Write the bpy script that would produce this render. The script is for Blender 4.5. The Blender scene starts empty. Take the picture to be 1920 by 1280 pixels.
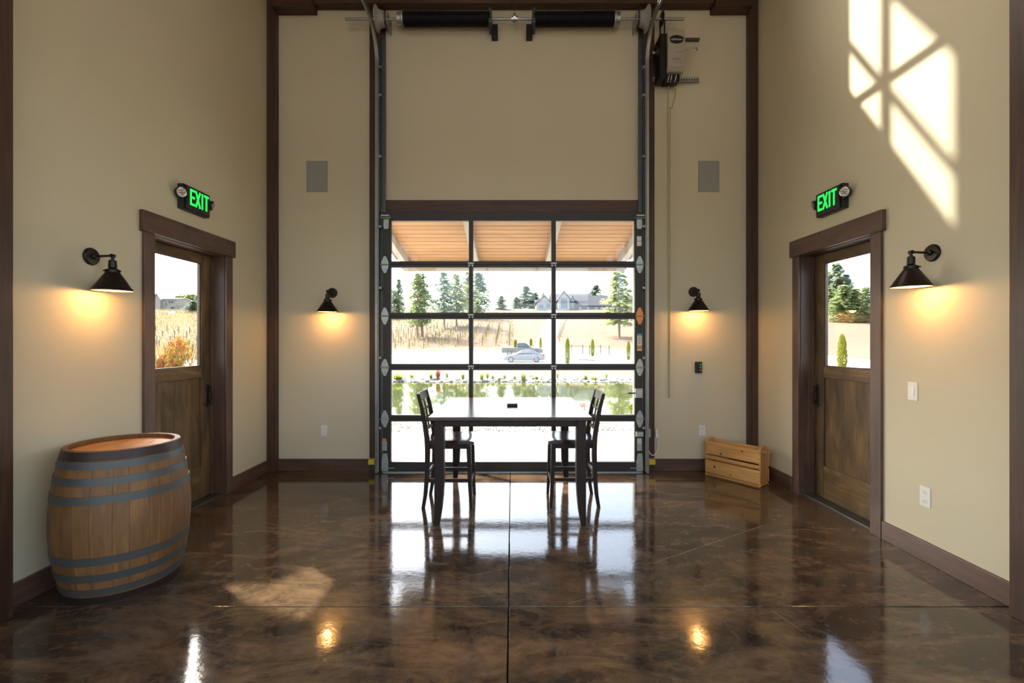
import bpy, bmesh, math, random
import numpy as np
from mathutils import Vector, Matrix, noise as mnoise
random.seed(7); np.random.seed(7)
S = bpy.context.scene
COL = S.collection
pi = math.pi

# ------------------------------------------------------------------ camera, sky, sun, exposure
F = 880.0                                   # focal length in pixels of the 1920 frame
cam = bpy.data.cameras.new('camera'); cam.sensor_width = 36.0; cam.lens = 36.0 * F / 1920.0
cam.clip_start = 0.05; cam.clip_end = 2000
co = bpy.data.objects.new('camera', cam); COL.objects.link(co)
co.location = (0, 0, 1.5); co.rotation_euler = (pi / 2, 0, 0)
S.camera = co

SUN_TRAVEL = Vector((.836, -.676, -1.0)).normalized()
w = bpy.data.worlds.new('sky'); S.world = w; w.use_nodes = True
nt = w.node_tree; nt.nodes.clear()
sky = nt.nodes.new('ShaderNodeTexSky'); sky.sky_type = 'NISHITA'; sky.sun_disc = False
sky.sun_elevation = math.radians(42.9); sky.sun_rotation = -math.atan2(.836, .676)
sky.altitude = 100; sky.air_density = 1.0; sky.dust_density = 5.0; sky.ozone_density = .6
bg = nt.nodes.new('ShaderNodeBackground'); bg.inputs['Strength'].default_value = 0.62
ow = nt.nodes.new('ShaderNodeOutputWorld')
hsv = nt.nodes.new('ShaderNodeHueSaturation'); hsv.inputs['Saturation'].default_value = .8   # summer haze
nt.links.new(sky.outputs[0], hsv.inputs['Color']); nt.links.new(hsv.outputs[0], bg.inputs[0]); nt.links.new(bg.outputs[0], ow.inputs[0])

sl = bpy.data.lights.new('sun', 'SUN'); sl.energy = 7.0; sl.angle = math.radians(0.9); sl.color = (1, .94, .84)
so = bpy.data.objects.new('sun', sl); COL.objects.link(so)
so.rotation_euler = SUN_TRAVEL.to_track_quat('-Z', 'Y').to_euler()
so.location = (-20, 20, 30)

vs = S.view_settings
S.display_settings.display_device = 'sRGB'
vs.view_transform = 'Standard'; vs.look = 'None'; vs.gamma = 1.0; vs.use_curve_mapping = False
vs.exposure = 1.2
S.cycles.max_bounces = 14; S.cycles.diffuse_bounces = 8; S.cycles.glossy_bounces = 5
S.cycles.transparent_max_bounces = 24; S.cycles.transmission_bounces = 6
S.cycles.caustics_reflective = False; S.cycles.caustics_refractive = False
S.cycles.sample_clamp_indirect = 6.0
S.cycles.use_denoising = True

# ------------------------------------------------------------------ helpers
class MB:
    """collects geometry; build() links it as ONE mesh object"""
    def __init__(s): s.v = []; s.f = []
    def add(s, vs_, fs_):
        o = len(s.v); s.v.extend(tuple(p) for p in vs_); s.f.extend(tuple(i + o for i in f) for f in fs_); return s
    def box(s, x0, x1, y0, y1, z0, z1):
        return s.add([(x0,y0,z0),(x1,y0,z0),(x1,y1,z0),(x0,y1,z0),(x0,y0,z1),(x1,y0,z1),(x1,y1,z1),(x0,y1,z1)],
                     [(0,3,2,1),(4,5,6,7),(0,1,5,4),(1,2,6,5),(2,3,7,6),(3,0,4,7)])
    def cbox(s, c, d): return s.box(c[0]-d[0]/2,c[0]+d[0]/2,c[1]-d[1]/2,c[1]+d[1]/2,c[2]-d[2]/2,c[2]+d[2]/2)
    def beam(s, p, q, wd, h, up=(0,0,1), w2=None, h2=None):
        p, q = Vector(p), Vector(q); d = (q-p).normalized(); u = Vector(up)
        r = d.cross(u)
        if r.length < 1e-5: r = d.cross(Vector((0,1,0)))
        r.normalize(); u = r.cross(d).normalized(); w2 = w2 or wd; h2 = h2 or h
        vs_ = []
        for pt, a, b in ((p, wd, h), (q, w2, h2)):
            for sx, sz in ((-1,-1),(1,-1),(1,1),(-1,1)): vs_.append(pt + r*(sx*a/2) + u*(sz*b/2))
        return s.add(vs_, [(0,1,2,3),(7,6,5,4),(0,4,5,1),(1,5,6,2),(2,6,7,3),(3,7,4,0)])
    def sweep(s, pts, secs, closed=False):
        """pts: list of centres; secs: list of lists of points (same count) in world space"""
        n = len(secs[0]); vs_ = [p for sec in secs for p in sec]; fs_ = []
        for i in range(len(secs)-1):
            for j in range(n):
                k = (j+1) % n
                fs_.append((i*n+j, i*n+k, (i+1)*n+k, (i+1)*n+j))
        fs_.append(tuple(range(n))[::-1]); o = (len(secs)-1)*n; fs_.append(tuple(o+j for j in range(n)))
        return s.add(vs_, fs_)
    def cyl(s, p, q, r0, r1=None, n=16):
        r1 = r0 if r1 is None else r1
        p, q = Vector(p), Vector(q); d = (q-p).normalized()
        a = d.orthogonal().normalized(); b = d.cross(a)
        secs = [[pt + (a*math.cos(2*pi*k/n) + b*math.sin(2*pi*k/n))*r for k in range(n)] for pt, r in ((p,r0),(q,r1))]
        return s.sweep(None, secs)
    def lathe(s, prof, n=32, o=(0,0,0), axis=(0,0,1), closed_ring=False):
        """prof: list of (radius, height along axis)"""
        o = Vector(o); d = Vector(axis).normalized(); a = d.orthogonal().normalized(); b = d.cross(a)
        vs_, fs_ = [], []
        for r, h in prof:
            for k in range(n):
                t = 2*pi*k/n; vs_.append(o + d*h + (a*math.cos(t) + b*math.sin(t))*max(r, 1e-4))
        m = len(prof)
        for i in range(m-1 if not closed_ring else m):
            i2 = (i+1) % m
            for k in range(n):
                k2 = (k+1) % n
                fs_.append((i*n+k, i*n+k2, i2*n+k2, i2*n+k))
        if not closed_ring:
            fs_.append(tuple(range(n))[::-1]); fs_.append(tuple((m-1)*n+k for k in range(n)))
        return s.add(vs_, fs_)
    def tube(s, pts, r, n=8):
        pts = [Vector(p) for p in pts]; secs = []; a = None
        for i, p in enumerate(pts):
            d = (pts[min(i+1,len(pts)-1)] - pts[max(i-1,0)]).normalized()
            if a is None: a = d.orthogonal().normalized()
            a = (a - d*a.dot(d)).normalized(); b = d.cross(a)
            rr = r[i] if isinstance(r, (list, tuple)) else r
            secs.append([p + (a*math.cos(2*pi*k/n) + b*math.sin(2*pi*k/n))*rr for k in range(n)])
        return s.sweep(None, secs)
    def prism(s, poly, axis, a, b):
        """poly: 2-D outline; axis 'x': poly=(y,z); 'y': (x,z); 'z': (x,y)"""
        def P(u, v, t): return {'x':(t,u,v),'y':(u,t,v),'z':(u,v,t)}[axis]
        n = len(poly); vs_ = [P(u,v,a) for u,v in poly] + [P(u,v,b) for u,v in poly]
        fs_ = [tuple(range(n))[::-1], tuple(range(n,2*n))] + [(i,(i+1)%n,(i+1)%n+n,i+n) for i in range(n)]
        return s.add(vs_, fs_)
    def build(s, name, m, parent=None, bevel=0, smooth=False, recalc=True, weld=False):
        me = bpy.data.meshes.new(name); me.from_pydata([tuple(p) for p in s.v], [], s.f)
        if recalc:
            bm = bmesh.new(); bm.from_mesh(me)
            if weld: bmesh.ops.remove_doubles(bm, verts=bm.verts, dist=1e-5)
            bmesh.ops.recalc_face_normals(bm, faces=bm.faces); bm.to_mesh(me); bm.free()
        me.materials.append(m)
        if smooth:
            me.polygons.foreach_set('use_smooth', [True]*len(me.polygons))
            try: me.set_sharp_from_angle(angle=math.radians(38))
            except Exception: pass
        o = bpy.data.objects.new(name, me); COL.objects.link(o)
        if parent: o.parent = parent
        if bevel:
            b = o.modifiers.new('bevel', 'BEVEL'); b.width = bevel; b.segments = 2; b.limit_method = 'ANGLE'
        return o

def mesh_obj(name, me, parent=None):
    o = bpy.data.objects.new(name, me); COL.objects.link(o)
    if parent: o.parent = parent
    return o
def empty(name, loc=(0,0,0), rz=0.0):
    o = bpy.data.objects.new(name, None); o.empty_display_size = .1; COL.objects.link(o)
    o.location = loc; o.rotation_euler = (0,0,rz); return o
def tag(o, label=None, cat=None, group=None, kind=None):
    if label: o['label'] = label
    if cat: o['category'] = cat
    if group: o['group'] = group
    if kind: o['kind'] = kind
    return o
def structure(o, label=None): return tag(o, label, kind='structure')
def copy_tree(o, parent=None):
    c = o.copy(); COL.objects.link(c)
    if parent: c.parent = parent
    for ch in list(o.children): copy_tree(ch, c)
    return c
def text_mesh(body, size, extrude=.0006, spacing=1.0, sx=1.0):
    cu = bpy.data.curves.new('lettering', 'FONT'); cu.body = body; cu.size = size; cu.extrude = extrude
    cu.align_x = 'CENTER'; cu.align_y = 'CENTER'; cu.space_character = spacing; cu.resolution_u = 3
    o = bpy.data.objects.new('lettering', cu); COL.objects.link(o)
    dg = bpy.context.evaluated_depsgraph_get()
    me = bpy.data.meshes.new_from_object(o.evaluated_get(dg))
    bpy.data.objects.remove(o)
    if sx != 1.0: me.transform(Matrix.Diagonal((sx,1,1,1)))
    return me

# ------------------------------------------------------------------ materials
def srgb(r, g, b):
    f = lambda c: (c/255/12.92) if c/255 <= .04045 else ((c/255+.055)/1.055)**2.4
    return (f(r), f(g), f(b), 1)
def new_mat(name):
    m = bpy.data.materials.new(name); m.use_nodes = True
    return m, m.node_tree, m.node_tree.nodes['Principled BSDF']
def coords(nt_, scale=(1,1,1), kind='Object', rot=(0,0,0)):
    tc = nt_.nodes.new('ShaderNodeTexCoord'); mp = nt_.nodes.new('ShaderNodeMapping')
    mp.inputs['Scale'].default_value = scale; mp.inputs['Rotation'].default_value = rot
    nt_.links.new(tc.outputs[kind], mp.inputs['Vector']); return mp.outputs[0]
def noise_n(nt_, vec, scale, detail=4, rough=.55, dist=0.0):
    n = nt_.nodes.new('ShaderNodeTexNoise'); n.inputs['Scale'].default_value = scale
    n.inputs['Detail'].default_value = detail; n.inputs['Roughness'].default_value = rough
    n.inputs['Distortion'].default_value = dist
    if vec is not None: nt_.links.new(vec, n.inputs['Vector'])
    return n.outputs['Fac']
def ramp(nt_, fac, stops):
    r = nt_.nodes.new('ShaderNodeValToRGB'); e = r.color_ramp.elements
    e[0].position, e[0].color = stops[0]; e[1].position, e[1].color = stops[-1]
    for p, c in stops[1:-1]:
        q = e.new(p); q.color = c
    nt_.links.new(fac, r.inputs[0]); return r.outputs[0]
def mixc(nt_, fac, a, b, mode='MIX'):
    m = nt_.nodes.new('ShaderNodeMix'); m.data_type = 'RGBA'; m.blend_type = mode
    for sock, val in ((m.inputs[0], fac), (m.inputs[6], a), (m.inputs[7], b)):
        if hasattr(val, 'is_linked'): nt_.links.new(val, sock)
        else: sock.default_value = val
    return m.outputs[2]
def math_n(nt_, op, a, b=None, clamp=False):
    m = nt_.nodes.new('ShaderNodeMath'); m.operation = op; m.use_clamp = clamp
    for i, val in enumerate((a, b)):
        if val is None: continue
        if hasattr(val, 'is_linked'): nt_.links.new(val, m.inputs[i])
        else: m.inputs[i].default_value = val
    return m.outputs[0]
def bump(nt_, bs, h, strength, dist=.01):
    b = nt_.nodes.new('ShaderNodeBump'); b.inputs['Strength'].default_value = strength
    b.inputs['Distance'].default_value = dist
    nt_.links.new(h, b.inputs['Height']); nt_.links.new(b.outputs[0], bs.inputs['Normal'])

def plain(name, c, rough=.5, metal=0.0, spec=.5):
    m, n, bs = new_mat(name); bs.inputs['Base Color'].default_value = c
    bs.inputs['Roughness'].default_value = rough; bs.inputs['Metallic'].default_value = metal
    bs.inputs['Specular IOR Level'].default_value = spec
    f = noise_n(n, coords(n), 35, 3)
    bs_c = mixc(n, math_n(n, 'MULTIPLY', f, .25), c, (c[0]*.8, c[1]*.8, c[2]*.8, 1))
    n.links.new(bs_c, bs.inputs['Base Color'])
    return m

def wood(name, stops, axis='z', grain=14.0, stretch=18.0, rough=.45, blotch=.35, blotch_col=None, bstr=.25, rand=.12):
    """stained wood: fine grain stretched along one axis, blotches, per-board variation"""
    m, n, bs = new_mat(name)
    sc = {'x':(1/stretch,1,1),'y':(1,1/stretch,1),'z':(1,1,1/stretch)}[axis]
    oi = n.nodes.new('ShaderNodeObjectInfo')
    tc = n.nodes.new('ShaderNodeTexCoord'); va = n.nodes.new('ShaderNodeVectorMath'); va.operation = 'ADD'
    cx = n.nodes.new('ShaderNodeCombineXYZ')
    r10 = math_n(n, 'MULTIPLY', oi.outputs['Random'], 13.0)
    for i in range(3): n.links.new(r10, cx.inputs[i])
    n.links.new(tc.outputs['Object'], va.inputs[0]); n.links.new(cx.outputs[0], va.inputs[1])
    mp = n.nodes.new('ShaderNodeMapping'); mp.inputs['Scale'].default_value = sc
    n.links.new(va.outputs[0], mp.inputs['Vector'])
    g = noise_n(n, mp.outputs[0], grain, 6, .6, 1.2)
    g2 = noise_n(n, mp.outputs[0], grain*5, 3, .6, .4)
    gg = math_n(n, 'ADD', math_n(n, 'MULTIPLY', g, .7), math_n(n, 'MULTIPLY', g2, .3))
    c = ramp(n, gg, stops)
    if blotch:
        mp2 = n.nodes.new('ShaderNodeMapping'); mp2.inputs['Scale'].default_value = tuple(v if v < 1 and False else (1 if v == 1 else .35) for v in sc)
        n.links.new(va.outputs[0], mp2.inputs['Vector'])
        bl = noise_n(n, mp2.outputs[0], 5.5, 4, .6, .8)
        bl = ramp(n, bl, [(.42,(0,0,0,1)),(.68,(1,1,1,1))])
        bc = blotch_col or tuple(v*.45 for v in stops[0][1][:3]) + (1,)
        c = mixc(n, math_n(n, 'MULTIPLY', bl, blotch), c, bc)
    hs = n.nodes.new('ShaderNodeHueSaturation')
    val = math_n(n, 'ADD', math_n(n, 'MULTIPLY', oi.outputs['Random'], 2*rand), 1-rand)
    n.links.new(val, hs.inputs['Value']); n.links.new(c, hs.inputs['Color'])
    n.links.new(hs.outputs[0], bs.inputs['Base Color'])
    n.links.new(math_n(n, 'ADD', math_n(n, 'MULTIPLY', g, .2), rough-.1), bs.inputs['Roughness'])
    bump(n, bs, gg, bstr, .004)
    return m

def paint():
    m, n, bs = new_mat('wall_paint')
    v = coords(n)
    f = noise_n(n, v, 1.3, 3)
    c = mixc(n, f, srgb(209,197,168), srgb(203,191,162))
    n.links.new(c, bs.inputs['Base Color'])
    bs.inputs['Roughness'].default_value = .6; bs.inputs['Specular IOR Level'].default_value = .3
    h = math_n(n, 'ADD', noise_n(n, v, 110, 3), math_n(n, 'MULTIPLY', noise_n(n, v, 28, 2), .6))
    bump(n, bs, h, .12, .003)
    return m

def floor_mat():
    m, n, bs = new_mat('stained_concrete')
    v = coords(n)
    a = noise_n(n, coords(n,(.75,1.2,1)), 1.3, 9, .66, 1.6); b = noise_n(n, coords(n,(.55,1.5,1)), 3.6, 9, .7, 1.4); d = noise_n(n, v, 17, 6, .65, .8)
    base = ramp(n, a, [(.30,srgb(30,23,19)),(.46,srgb(59,46,36)),(.6,srgb(92,72,53)),(.8,srgb(44,35,28))])
    streak = ramp(n, b, [(.46,(0,0,0,1)),(.72,(1,1,1,1))])
    c = mixc(n, math_n(n,'MULTIPLY',streak,.55), base, srgb(134,106,74))
    dk = ramp(n, b, [(.28,(1,1,1,1)),(.46,(0,0,0,1))])
    c = mixc(n, math_n(n,'MULTIPLY',dk,.65), c, srgb(28,20,17))
    gr = ramp(n, d, [(.5,(0,0,0,1)),(.75,(1,1,1,1))])
    c = mixc(n, math_n(n,'MULTIPLY',gr,.4), c, srgb(128,104,80))
    # fine wear: short pale scuffs along random directions, and three long drag scratches
    rc = coords(n, (1,18,1), rot=(0,0,.6)); s1 = ramp(n, noise_n(n, rc, 14, 3, .6, 1.6), [(.68,(0,0,0,1)),(.76,(1,1,1,1))])
    rc2 = coords(n, (18,1,1), rot=(0,0,.3)); s2 = ramp(n, noise_n(n, rc2, 13, 3, .6, 1.6), [(.68,(0,0,0,1)),(.77,(1,1,1,1))])
    sep = n.nodes.new('ShaderNodeSeparateXYZ'); n.links.new(coords(n), sep.inputs[0])
    scr = math_n(n, 'MULTIPLY', math_n(n,'MAXIMUM',s1,s2), math_n(n,'MULTIPLY',d,.4))
    for (x0,y0,x1,y1,wd) in ((.96,3.18,2.05,3.83,.0028),(.31,2.68,.62,2.83,.002),(-.34,2.98,.0,3.12,.002),(1.45,2.62,1.52,2.38,.002)):
        L = math.hypot(x1-x0,y1-y0); dx, dy = (x1-x0)/L, (y1-y0)/L
        px = math_n(n,'SUBTRACT',sep.outputs[0],x0); py = math_n(n,'SUBTRACT',sep.outputs[1],y0)
        across = math_n(n,'ABSOLUTE',math_n(n,'ADD',math_n(n,'MULTIPLY',px,-dy),math_n(n,'MULTIPLY',py,dx)))
        along = math_n(n,'ABSOLUTE',math_n(n,'SUBTRACT',math_n(n,'ADD',math_n(n,'MULTIPLY',px,dx),math_n(n,'MULTIPLY',py,dy)),L/2))
        hit = math_n(n,'MULTIPLY',math_n(n,'LESS_THAN',across,wd),math_n(n,'LESS_THAN',along,L/2))
        scr = math_n(n,'MAXIMUM',scr,math_n(n,'MULTIPLY',hit,math_n(n,'MULTIPLY',d,.7)))
    c = mixc(n, scr, c, srgb(190,166,140))
    n.links.new(c, bs.inputs['Base Color'])
    n.links.new(math_n(n,'ADD',math_n(n,'MULTIPLY',d,.1),.035), bs.inputs['Roughness'])
    bs.inputs['IOR'].default_value = 1.55
    h = math_n(n,'ADD', noise_n(n, v, 24, 3), math_n(n,'MULTIPLY',noise_n(n, v, 90, 2),.25))
    bump(n, bs, h, .035, .01)
    return m

def glass_mat():
    m = bpy.data.materials.new('window_glass'); m.use_nodes = True; n = m.node_tree; n.nodes.clear()
    t = n.nodes.new('ShaderNodeBsdfTransparent'); t.inputs[0].default_value = (.96,.98,.97,1)
    g = n.nodes.new('ShaderNodeBsdfGlossy'); g.inputs['Roughness'].default_value = .02
    fr = n.nodes.new('ShaderNodeFresnel'); 
    geo = n.nodes.new('ShaderNodeNewGeometry')       # a thin pane: the same reflectance entering and leaving
    n.links.new(math_n(n,'ADD',math_n(n,'MULTIPLY',geo.outputs['Backfacing'],1/1.45-1.45),1.45), fr.inputs[0])
    mx = n.nodes.new('ShaderNodeMixShader'); o = n.nodes.new('ShaderNodeOutputMaterial')
    n.links.new(fr.outputs[0], mx.inputs[0]); n.links.new(t.outputs[0], mx.inputs[1]); n.links.new(g.outputs[0], mx.inputs[2])
    n.links.new(mx.outputs[0], o.inputs[0]); return m

def emit(name, c, s):
    m, n, bs = new_mat(name); bs.inputs['Base Color'].default_value = c
    bs.inputs['Emission Color'].default_value = c; bs.inputs['Emission Strength'].default_value = s
    return m

def leaf(name, c1, c2, trans=.45, sc=.9):
    m = bpy.data.materials.new(name); m.use_nodes = True; n = m.node_tree; n.nodes.clear()
    f = noise_n(n, coords(n), sc, 5, .7)
    oi = n.nodes.new('ShaderNodeObjectInfo')
    f2 = math_n(n,'ADD',math_n(n,'MULTIPLY',f,.9),math_n(n,'MULTIPLY',oi.outputs['Random'],.12))
    c = ramp(n, f2, [(.36,c1),(.68,c2)])
    d = n.nodes.new('ShaderNodeBsdfDiffuse'); t = n.nodes.new('ShaderNodeBsdfTranslucent')
    n.links.new(c, d.inputs[0]); n.links.new(c, t.inputs[0])
    mx = n.nodes.new('ShaderNodeMixShader'); mx.inputs[0].default_value = trans; o = n.nodes.new('ShaderNodeOutputMaterial')
    n.links.new(d.outputs[0], mx.inputs[1]); n.links.new(t.outputs[0], mx.inputs[2]); n.links.new(mx.outputs[0], o.inputs[0])
    return m

def ground_mat():
    """dry grass hillside, pale gravel by the pond, green tinge in places"""
    m, n, bs = new_mat('dry_ground')
    v = coords(n)
    a = noise_n(n, v, .12, 6, .6, .5); b = noise_n(n, v, 1.5, 5, .7); d = noise_n(n, v, 9, 4, .7)
    c = ramp(n, a, [(.3,srgb(97,79,68)),(.55,srgb(106,89,77)),(.75,srgb(91,81,62))])
    c = mixc(n, math_n(n,'MULTIPLY',ramp(n,b,[(.45,(0,0,0,1)),(.7,(1,1,1,1))]),.4), c, srgb(100,94,66))
    sep = n.nodes.new('ShaderNodeSeparateXYZ'); n.links.new(v, sep.inputs[0])
    near = math_n(n,'LESS_THAN', math_n(n,'ADD',sep.outputs[1],math_n(n,'MULTIPLY',b,3.0)), 33.5)
    grav = ramp(n, d, [(.35,srgb(92,89,85)),(.6,srgb(140,136,130))])
    c = mixc(n, near, c, grav)
    n.links.new(c, bs.inputs['Base Color']); bs.inputs['Roughness'].default_value = .95
    bs.inputs['Specular IOR Level'].default_value = .1
    bump(n, bs, d, .6, .05)
    return m

def gravel_mat(name, c1, c2, sc=14):
    m, n, bs = new_mat(name); v = coords(n)
    f = noise_n(n, v, sc, 5, .7)
    n.links.new(ramp(n, f, [(.35,c1),(.65,c2)]), bs.inputs['Base Color']); bs.inputs['Roughness'].default_value = .95
    bs.inputs['Specular IOR Level'].default_value = .1
    bump(n, bs, f, .5, .02); return m

def water_mat():
    m, n, bs = new_mat('pond_water')
    bs.inputs['Base Color'].default_value = srgb(66,70,40); bs.inputs['Roughness'].default_value = .03
    bs.inputs['IOR'].default_value = 1.33
    h = noise_n(n, coords(n,(1,.35,1)), 1.6, 3, .5)
    bump(n, bs, h, .05, .06); return m

def brushed(name, c, rough=.35):
    m, n, bs = new_mat(name); f = noise_n(n, coords(n), 18, 4, .6)
    n.links.new(ramp(n, f, [(.3,tuple(x*.75 for x in c[:3])+(1,)),(.7,c)]), bs.inputs['Base Color'])
    bs.inputs['Metallic'].default_value = .9
    n.links.new(math_n(n,'ADD',math_n(n,'MULTIPLY',f,.25),rough-.1), bs.inputs['Roughness']); return m

M = {}
M['paint'] = paint()
M['floor'] = floor_mat()
M['joint'] = plain('joint_dirt', srgb(24,18,15), .9)
M['glass'] = glass_mat()
DK = [(.28,srgb(38,24,16)),(.5,srgb(70,45,30)),(.75,srgb(98,65,43))]
for ax in 'xyz':
    M['timber_'+ax] = wood('timber_'+ax, DK, ax, 11, 16, .5, .3)
    M['trim_'+ax] = wood('trim_'+ax, [(.25,srgb(62,43,35)),(.5,srgb(94,69,57)),(.8,srgb(120,90,75))], ax, 13, 18, .42, .4)
    M['doorwood_'+ax] = wood('doorwood_'+ax, [(.25,srgb(66,50,32)),(.5,srgb(106,81,50)),(.75,srgb(148,112,66))], ax, 9, 9, .42, .75, srgb(44,32,22))
    M['black_wood_'+ax] = wood('black_wood_'+ax, [(.3,srgb(30,22,19)),(.7,srgb(54,38,31))], ax, 12, 14, .45, .2, bstr=.1)
    M['black_wood_'+ax].node_tree.nodes['Principled BSDF'].inputs['Specular IOR Level'].default_value = .25
    M['table_'+ax] = wood('table_'+ax, [(.3,srgb(44,22,14)),(.7,srgb(76,38,23))], ax, 10, 20, .19, .3, bstr=.03)
    M['pine_'+ax] = wood('pine_'+ax, [(.3,srgb(182,128,66)),(.55,srgb(214,160,92)),(.8,srgb(226,178,112))], ax, 7, 16, .55, .25, srgb(168,108,50), .15, .08)
    M['cedar_'+ax] = wood('cedar_'+ax, [(.3,srgb(146,106,70)),(.55,srgb(164,126,87)),(.8,srgb(178,141,100))], ax, 8, 16, .6, .3, srgb(132,90,62), .15, .08)
M['oak'] = wood('barrel_oak', [(.25,srgb(78,52,27)),(.5,srgb(122,84,45)),(.78,srgb(150,108,62))], 'z', 10, 10, .6, .55, srgb(92,60,36), .25, .16)
M['oak_head'] = wood('barrel_head_oak', [(.3,srgb(186,124,58)),(.6,srgb(222,160,86)),(.8,srgb(232,176,104))], 'x', 9, 14, .5, .3, srgb(170,106,46), .12, .1)
M['hoop'] = plain('hoop_steel', srgb(84,83,80), .5, .35)
M['hoop_dark'] = plain('hoop_dark_steel', srgb(62,48,44), .5, .5)
M['galv'] = brushed('galvanised_steel', srgb(176,178,172), .38)
M['steel_angle'] = brushed('angle_steel', srgb(104,108,106), .45)
M['black_metal'] = plain('black_metal', srgb(28,25,23), .42, .3)
M['door_metal'] = plain('door_frame_metal', srgb(52,45,40), .5, .1)
M['spring'] = plain('spring_steel', srgb(28,28,33), .42, .5)
M['bronze'] = plain('dark_bronze', srgb(48,40,34), .38, .7)
M['shade_in'] = plain('shade_inside', srgb(236,220,190), .55)
M['bulb'] = emit('bulb_glow', (1,.62,.25,1), 6.0)
M['green'] = emit('exit_green', (.01,.75,.06,1), 1.0)
M['plastic_dark'] = plain('dark_plastic', srgb(34,32,30), .5)
M['chrome'] = brushed('chrome', srgb(215,212,205), .2)
M['white'] = plain('white_plastic', srgb(232,228,218), .4)
M['slot'] = plain('slot_grey', srgb(120,116,108), .5)
M['grille'] = plain('grille_grey', srgb(152,150,142), .7)
M['beige_metal'] = plain('opener_beige', srgb(168,158,142), .5)
M['yellow'] = plain('yellow_plastic', srgb(228,196,24), .5)
M['orange'] = plain('orange_metal', srgb(232,140,60), .5)
M['copper'] = plain('orange_hinge', srgb(226,150,88), .45, .4)
M['blue'] = plain('blue_print', srgb(70,150,170), .6)
M['red'] = plain('red_plastic', srgb(200,60,60), .5)
M['teal'] = plain('green_plastic', srgb(70,160,120), .5)
M['rope'] = plain('pale_cord', srgb(176,160,122), .8)
M['patio'] = gravel_mat('patio_concrete', srgb(160,155,148), srgb(172,167,160), 6)
M['gravel'] = gravel_mat('pale_gravel', srgb(134,130,125), srgb(154,150,145), 5)
M['ground'] = ground_mat()
M['water'] = water_mat()
M['rafter'] = plain('rafter_paint', srgb(156,150,140), .7)
M['fascia'] = plain('fascia_tan', srgb(150,138,124), .6)
M['rooftop'] = plain('roofing', srgb(92,90,88), .9)
M['rock'] = gravel_mat('pale_rock', srgb(112,106,100), srgb(176,168,158), 3)
M['bark'] = plain('bark', srgb(122,100,80), .9)
M['needle_blue'] = leaf('needles_blue', srgb(112,136,118), srgb(160,176,140))
M['needle_green'] = leaf('needles_green', srgb(134,150,106), srgb(184,190,136))
M['leaf_green'] = leaf('leaves_green', srgb(84,102,54), srgb(132,142,82))
M['leaf_lime'] = leaf('leaves_lime', srgb(84,102,26), srgb(150,150,58), sc=4)
M['leaf_red'] = leaf('leaves_red', srgb(112,44,30), srgb(160,86,52), sc=3)
M['leaf_mixed'] = leaf('leaves_mixed', srgb(150,58,46), srgb(128,122,60), sc=3.4)
M['leaf_tan'] = leaf('leaves_tan', srgb(146,104,80), srgb(170,134,106), sc=4)
M['vine'] = leaf('vine_leaves', srgb(132,116,88), srgb(108,116,66), sc=.35)
M['post_wood'] = plain('weathered_post', srgb(92,74,60), .9)
M['silver'] = plain('silver_car_paint', srgb(128,130,134), .3, .3)
M['pewter'] = plain('pewter_truck_paint', srgb(98,98,97), .35, .4)
M['car_glass'] = plain('car_glass', srgb(44,56,66), .1)
M['tyre'] = plain('tyre', srgb(30,30,30), .8)
M['alloy'] = brushed('alloy_wheel', srgb(210,210,210), .3)
M['taillight'] = plain('taillight', srgb(190,30,50), .3)
M['house_white'] = plain('house_white', srgb(158,157,153), .8)
M['house_cream'] = plain('house_cream', srgb(146,140,126), .8)
M['house_roof'] = plain('house_roof', srgb(66,68,72), .9, 0, .2)
M['pale_roof'] = plain('pale_roof', srgb(176,170,166), .8)
M['house_window'] = plain('house_window', srgb(96,108,122), .2)
M['house_dark'] = plain('house_window_dark', srgb(66,70,76), .3)

# ------------------------------------------------------------------ room shell
XL, XR, D, YB = -2.82, 2.83, 5.466, -4.6      # inner faces of the walls
TH = .2; EAVE, RIDGE = 5.75, 8.1
DY0, DY1, DZ1 = 3.675, 4.615, 2.345           # side door opening
def gable(x): return EAVE + (RIDGE-EAVE)*(1-abs(x)/3.0)

fl = structure(empty('floor'))
MB().box(XL-.19, XR+.19, YB, 5.56, -.25, -.03).build('joint_bed', M['joint'], fl)
J, JX = .0035, -.02
for (x0,x1) in ((XL-.19,JX-J),(JX+J,XR+.19)):
    for (y0,y1) in ((YB,-.6-J),(-.6+J,2.656-J),(2.656+J,5.12-J) ,(5.12+J*.2,5.56)):
        MB().box(x0,x1,y0,y1,-.03,0).build('slab', M['floor'], fl, bevel=.002)

def side_wall(name, xi, sg):
    mb = MB(); x0, x1 = sorted((xi, xi+sg*TH))
    for (ya,yb,za,zb) in ((YB-.2,-4.1,-.1,EAVE+.13),(-4.1,1.7,-.1,.8),(-4.1,1.7,4.2,EAVE+.13),(1.7,DY0,-.1,EAVE+.13),(DY1,D+TH,-.1,EAVE+.13),(DY0,DY1,DZ1,EAVE+.13)):
        mb.box(x0,x1,ya,yb,za,zb)
    structure(mb.build(name, M['paint']))
    wn = structure(empty('fill_window_3' if sg < 0 else 'fill_window_4'))     # unseen side windows behind the camera, added as fill light for the hall
    f = MB(); a_, b_ = x0+.06, x1-.06
    for y in (-4.06,-2.63,-1.2,.23,1.66): f.box(a_,b_,y-.04,y+.04,.8,4.2)
    for z in (.84,2.5,4.16): f.box(a_+.005,b_-.005,-4.1,1.7,z-.04,z+.04)
    f.build('window_frame', M['timber_z'], wn)
    for (ya,yb) in ((-4.06,-2.63),(-2.63,-1.2),(-1.2,.23),(.23,1.66)):
        for (za,zb) in ((.8,2.5),(2.5,4.2)): MB().box((a_+b_)/2-.002,(a_+b_)/2+.002,ya,yb,za,zb).build('pane', M['glass'], wn)
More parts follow.
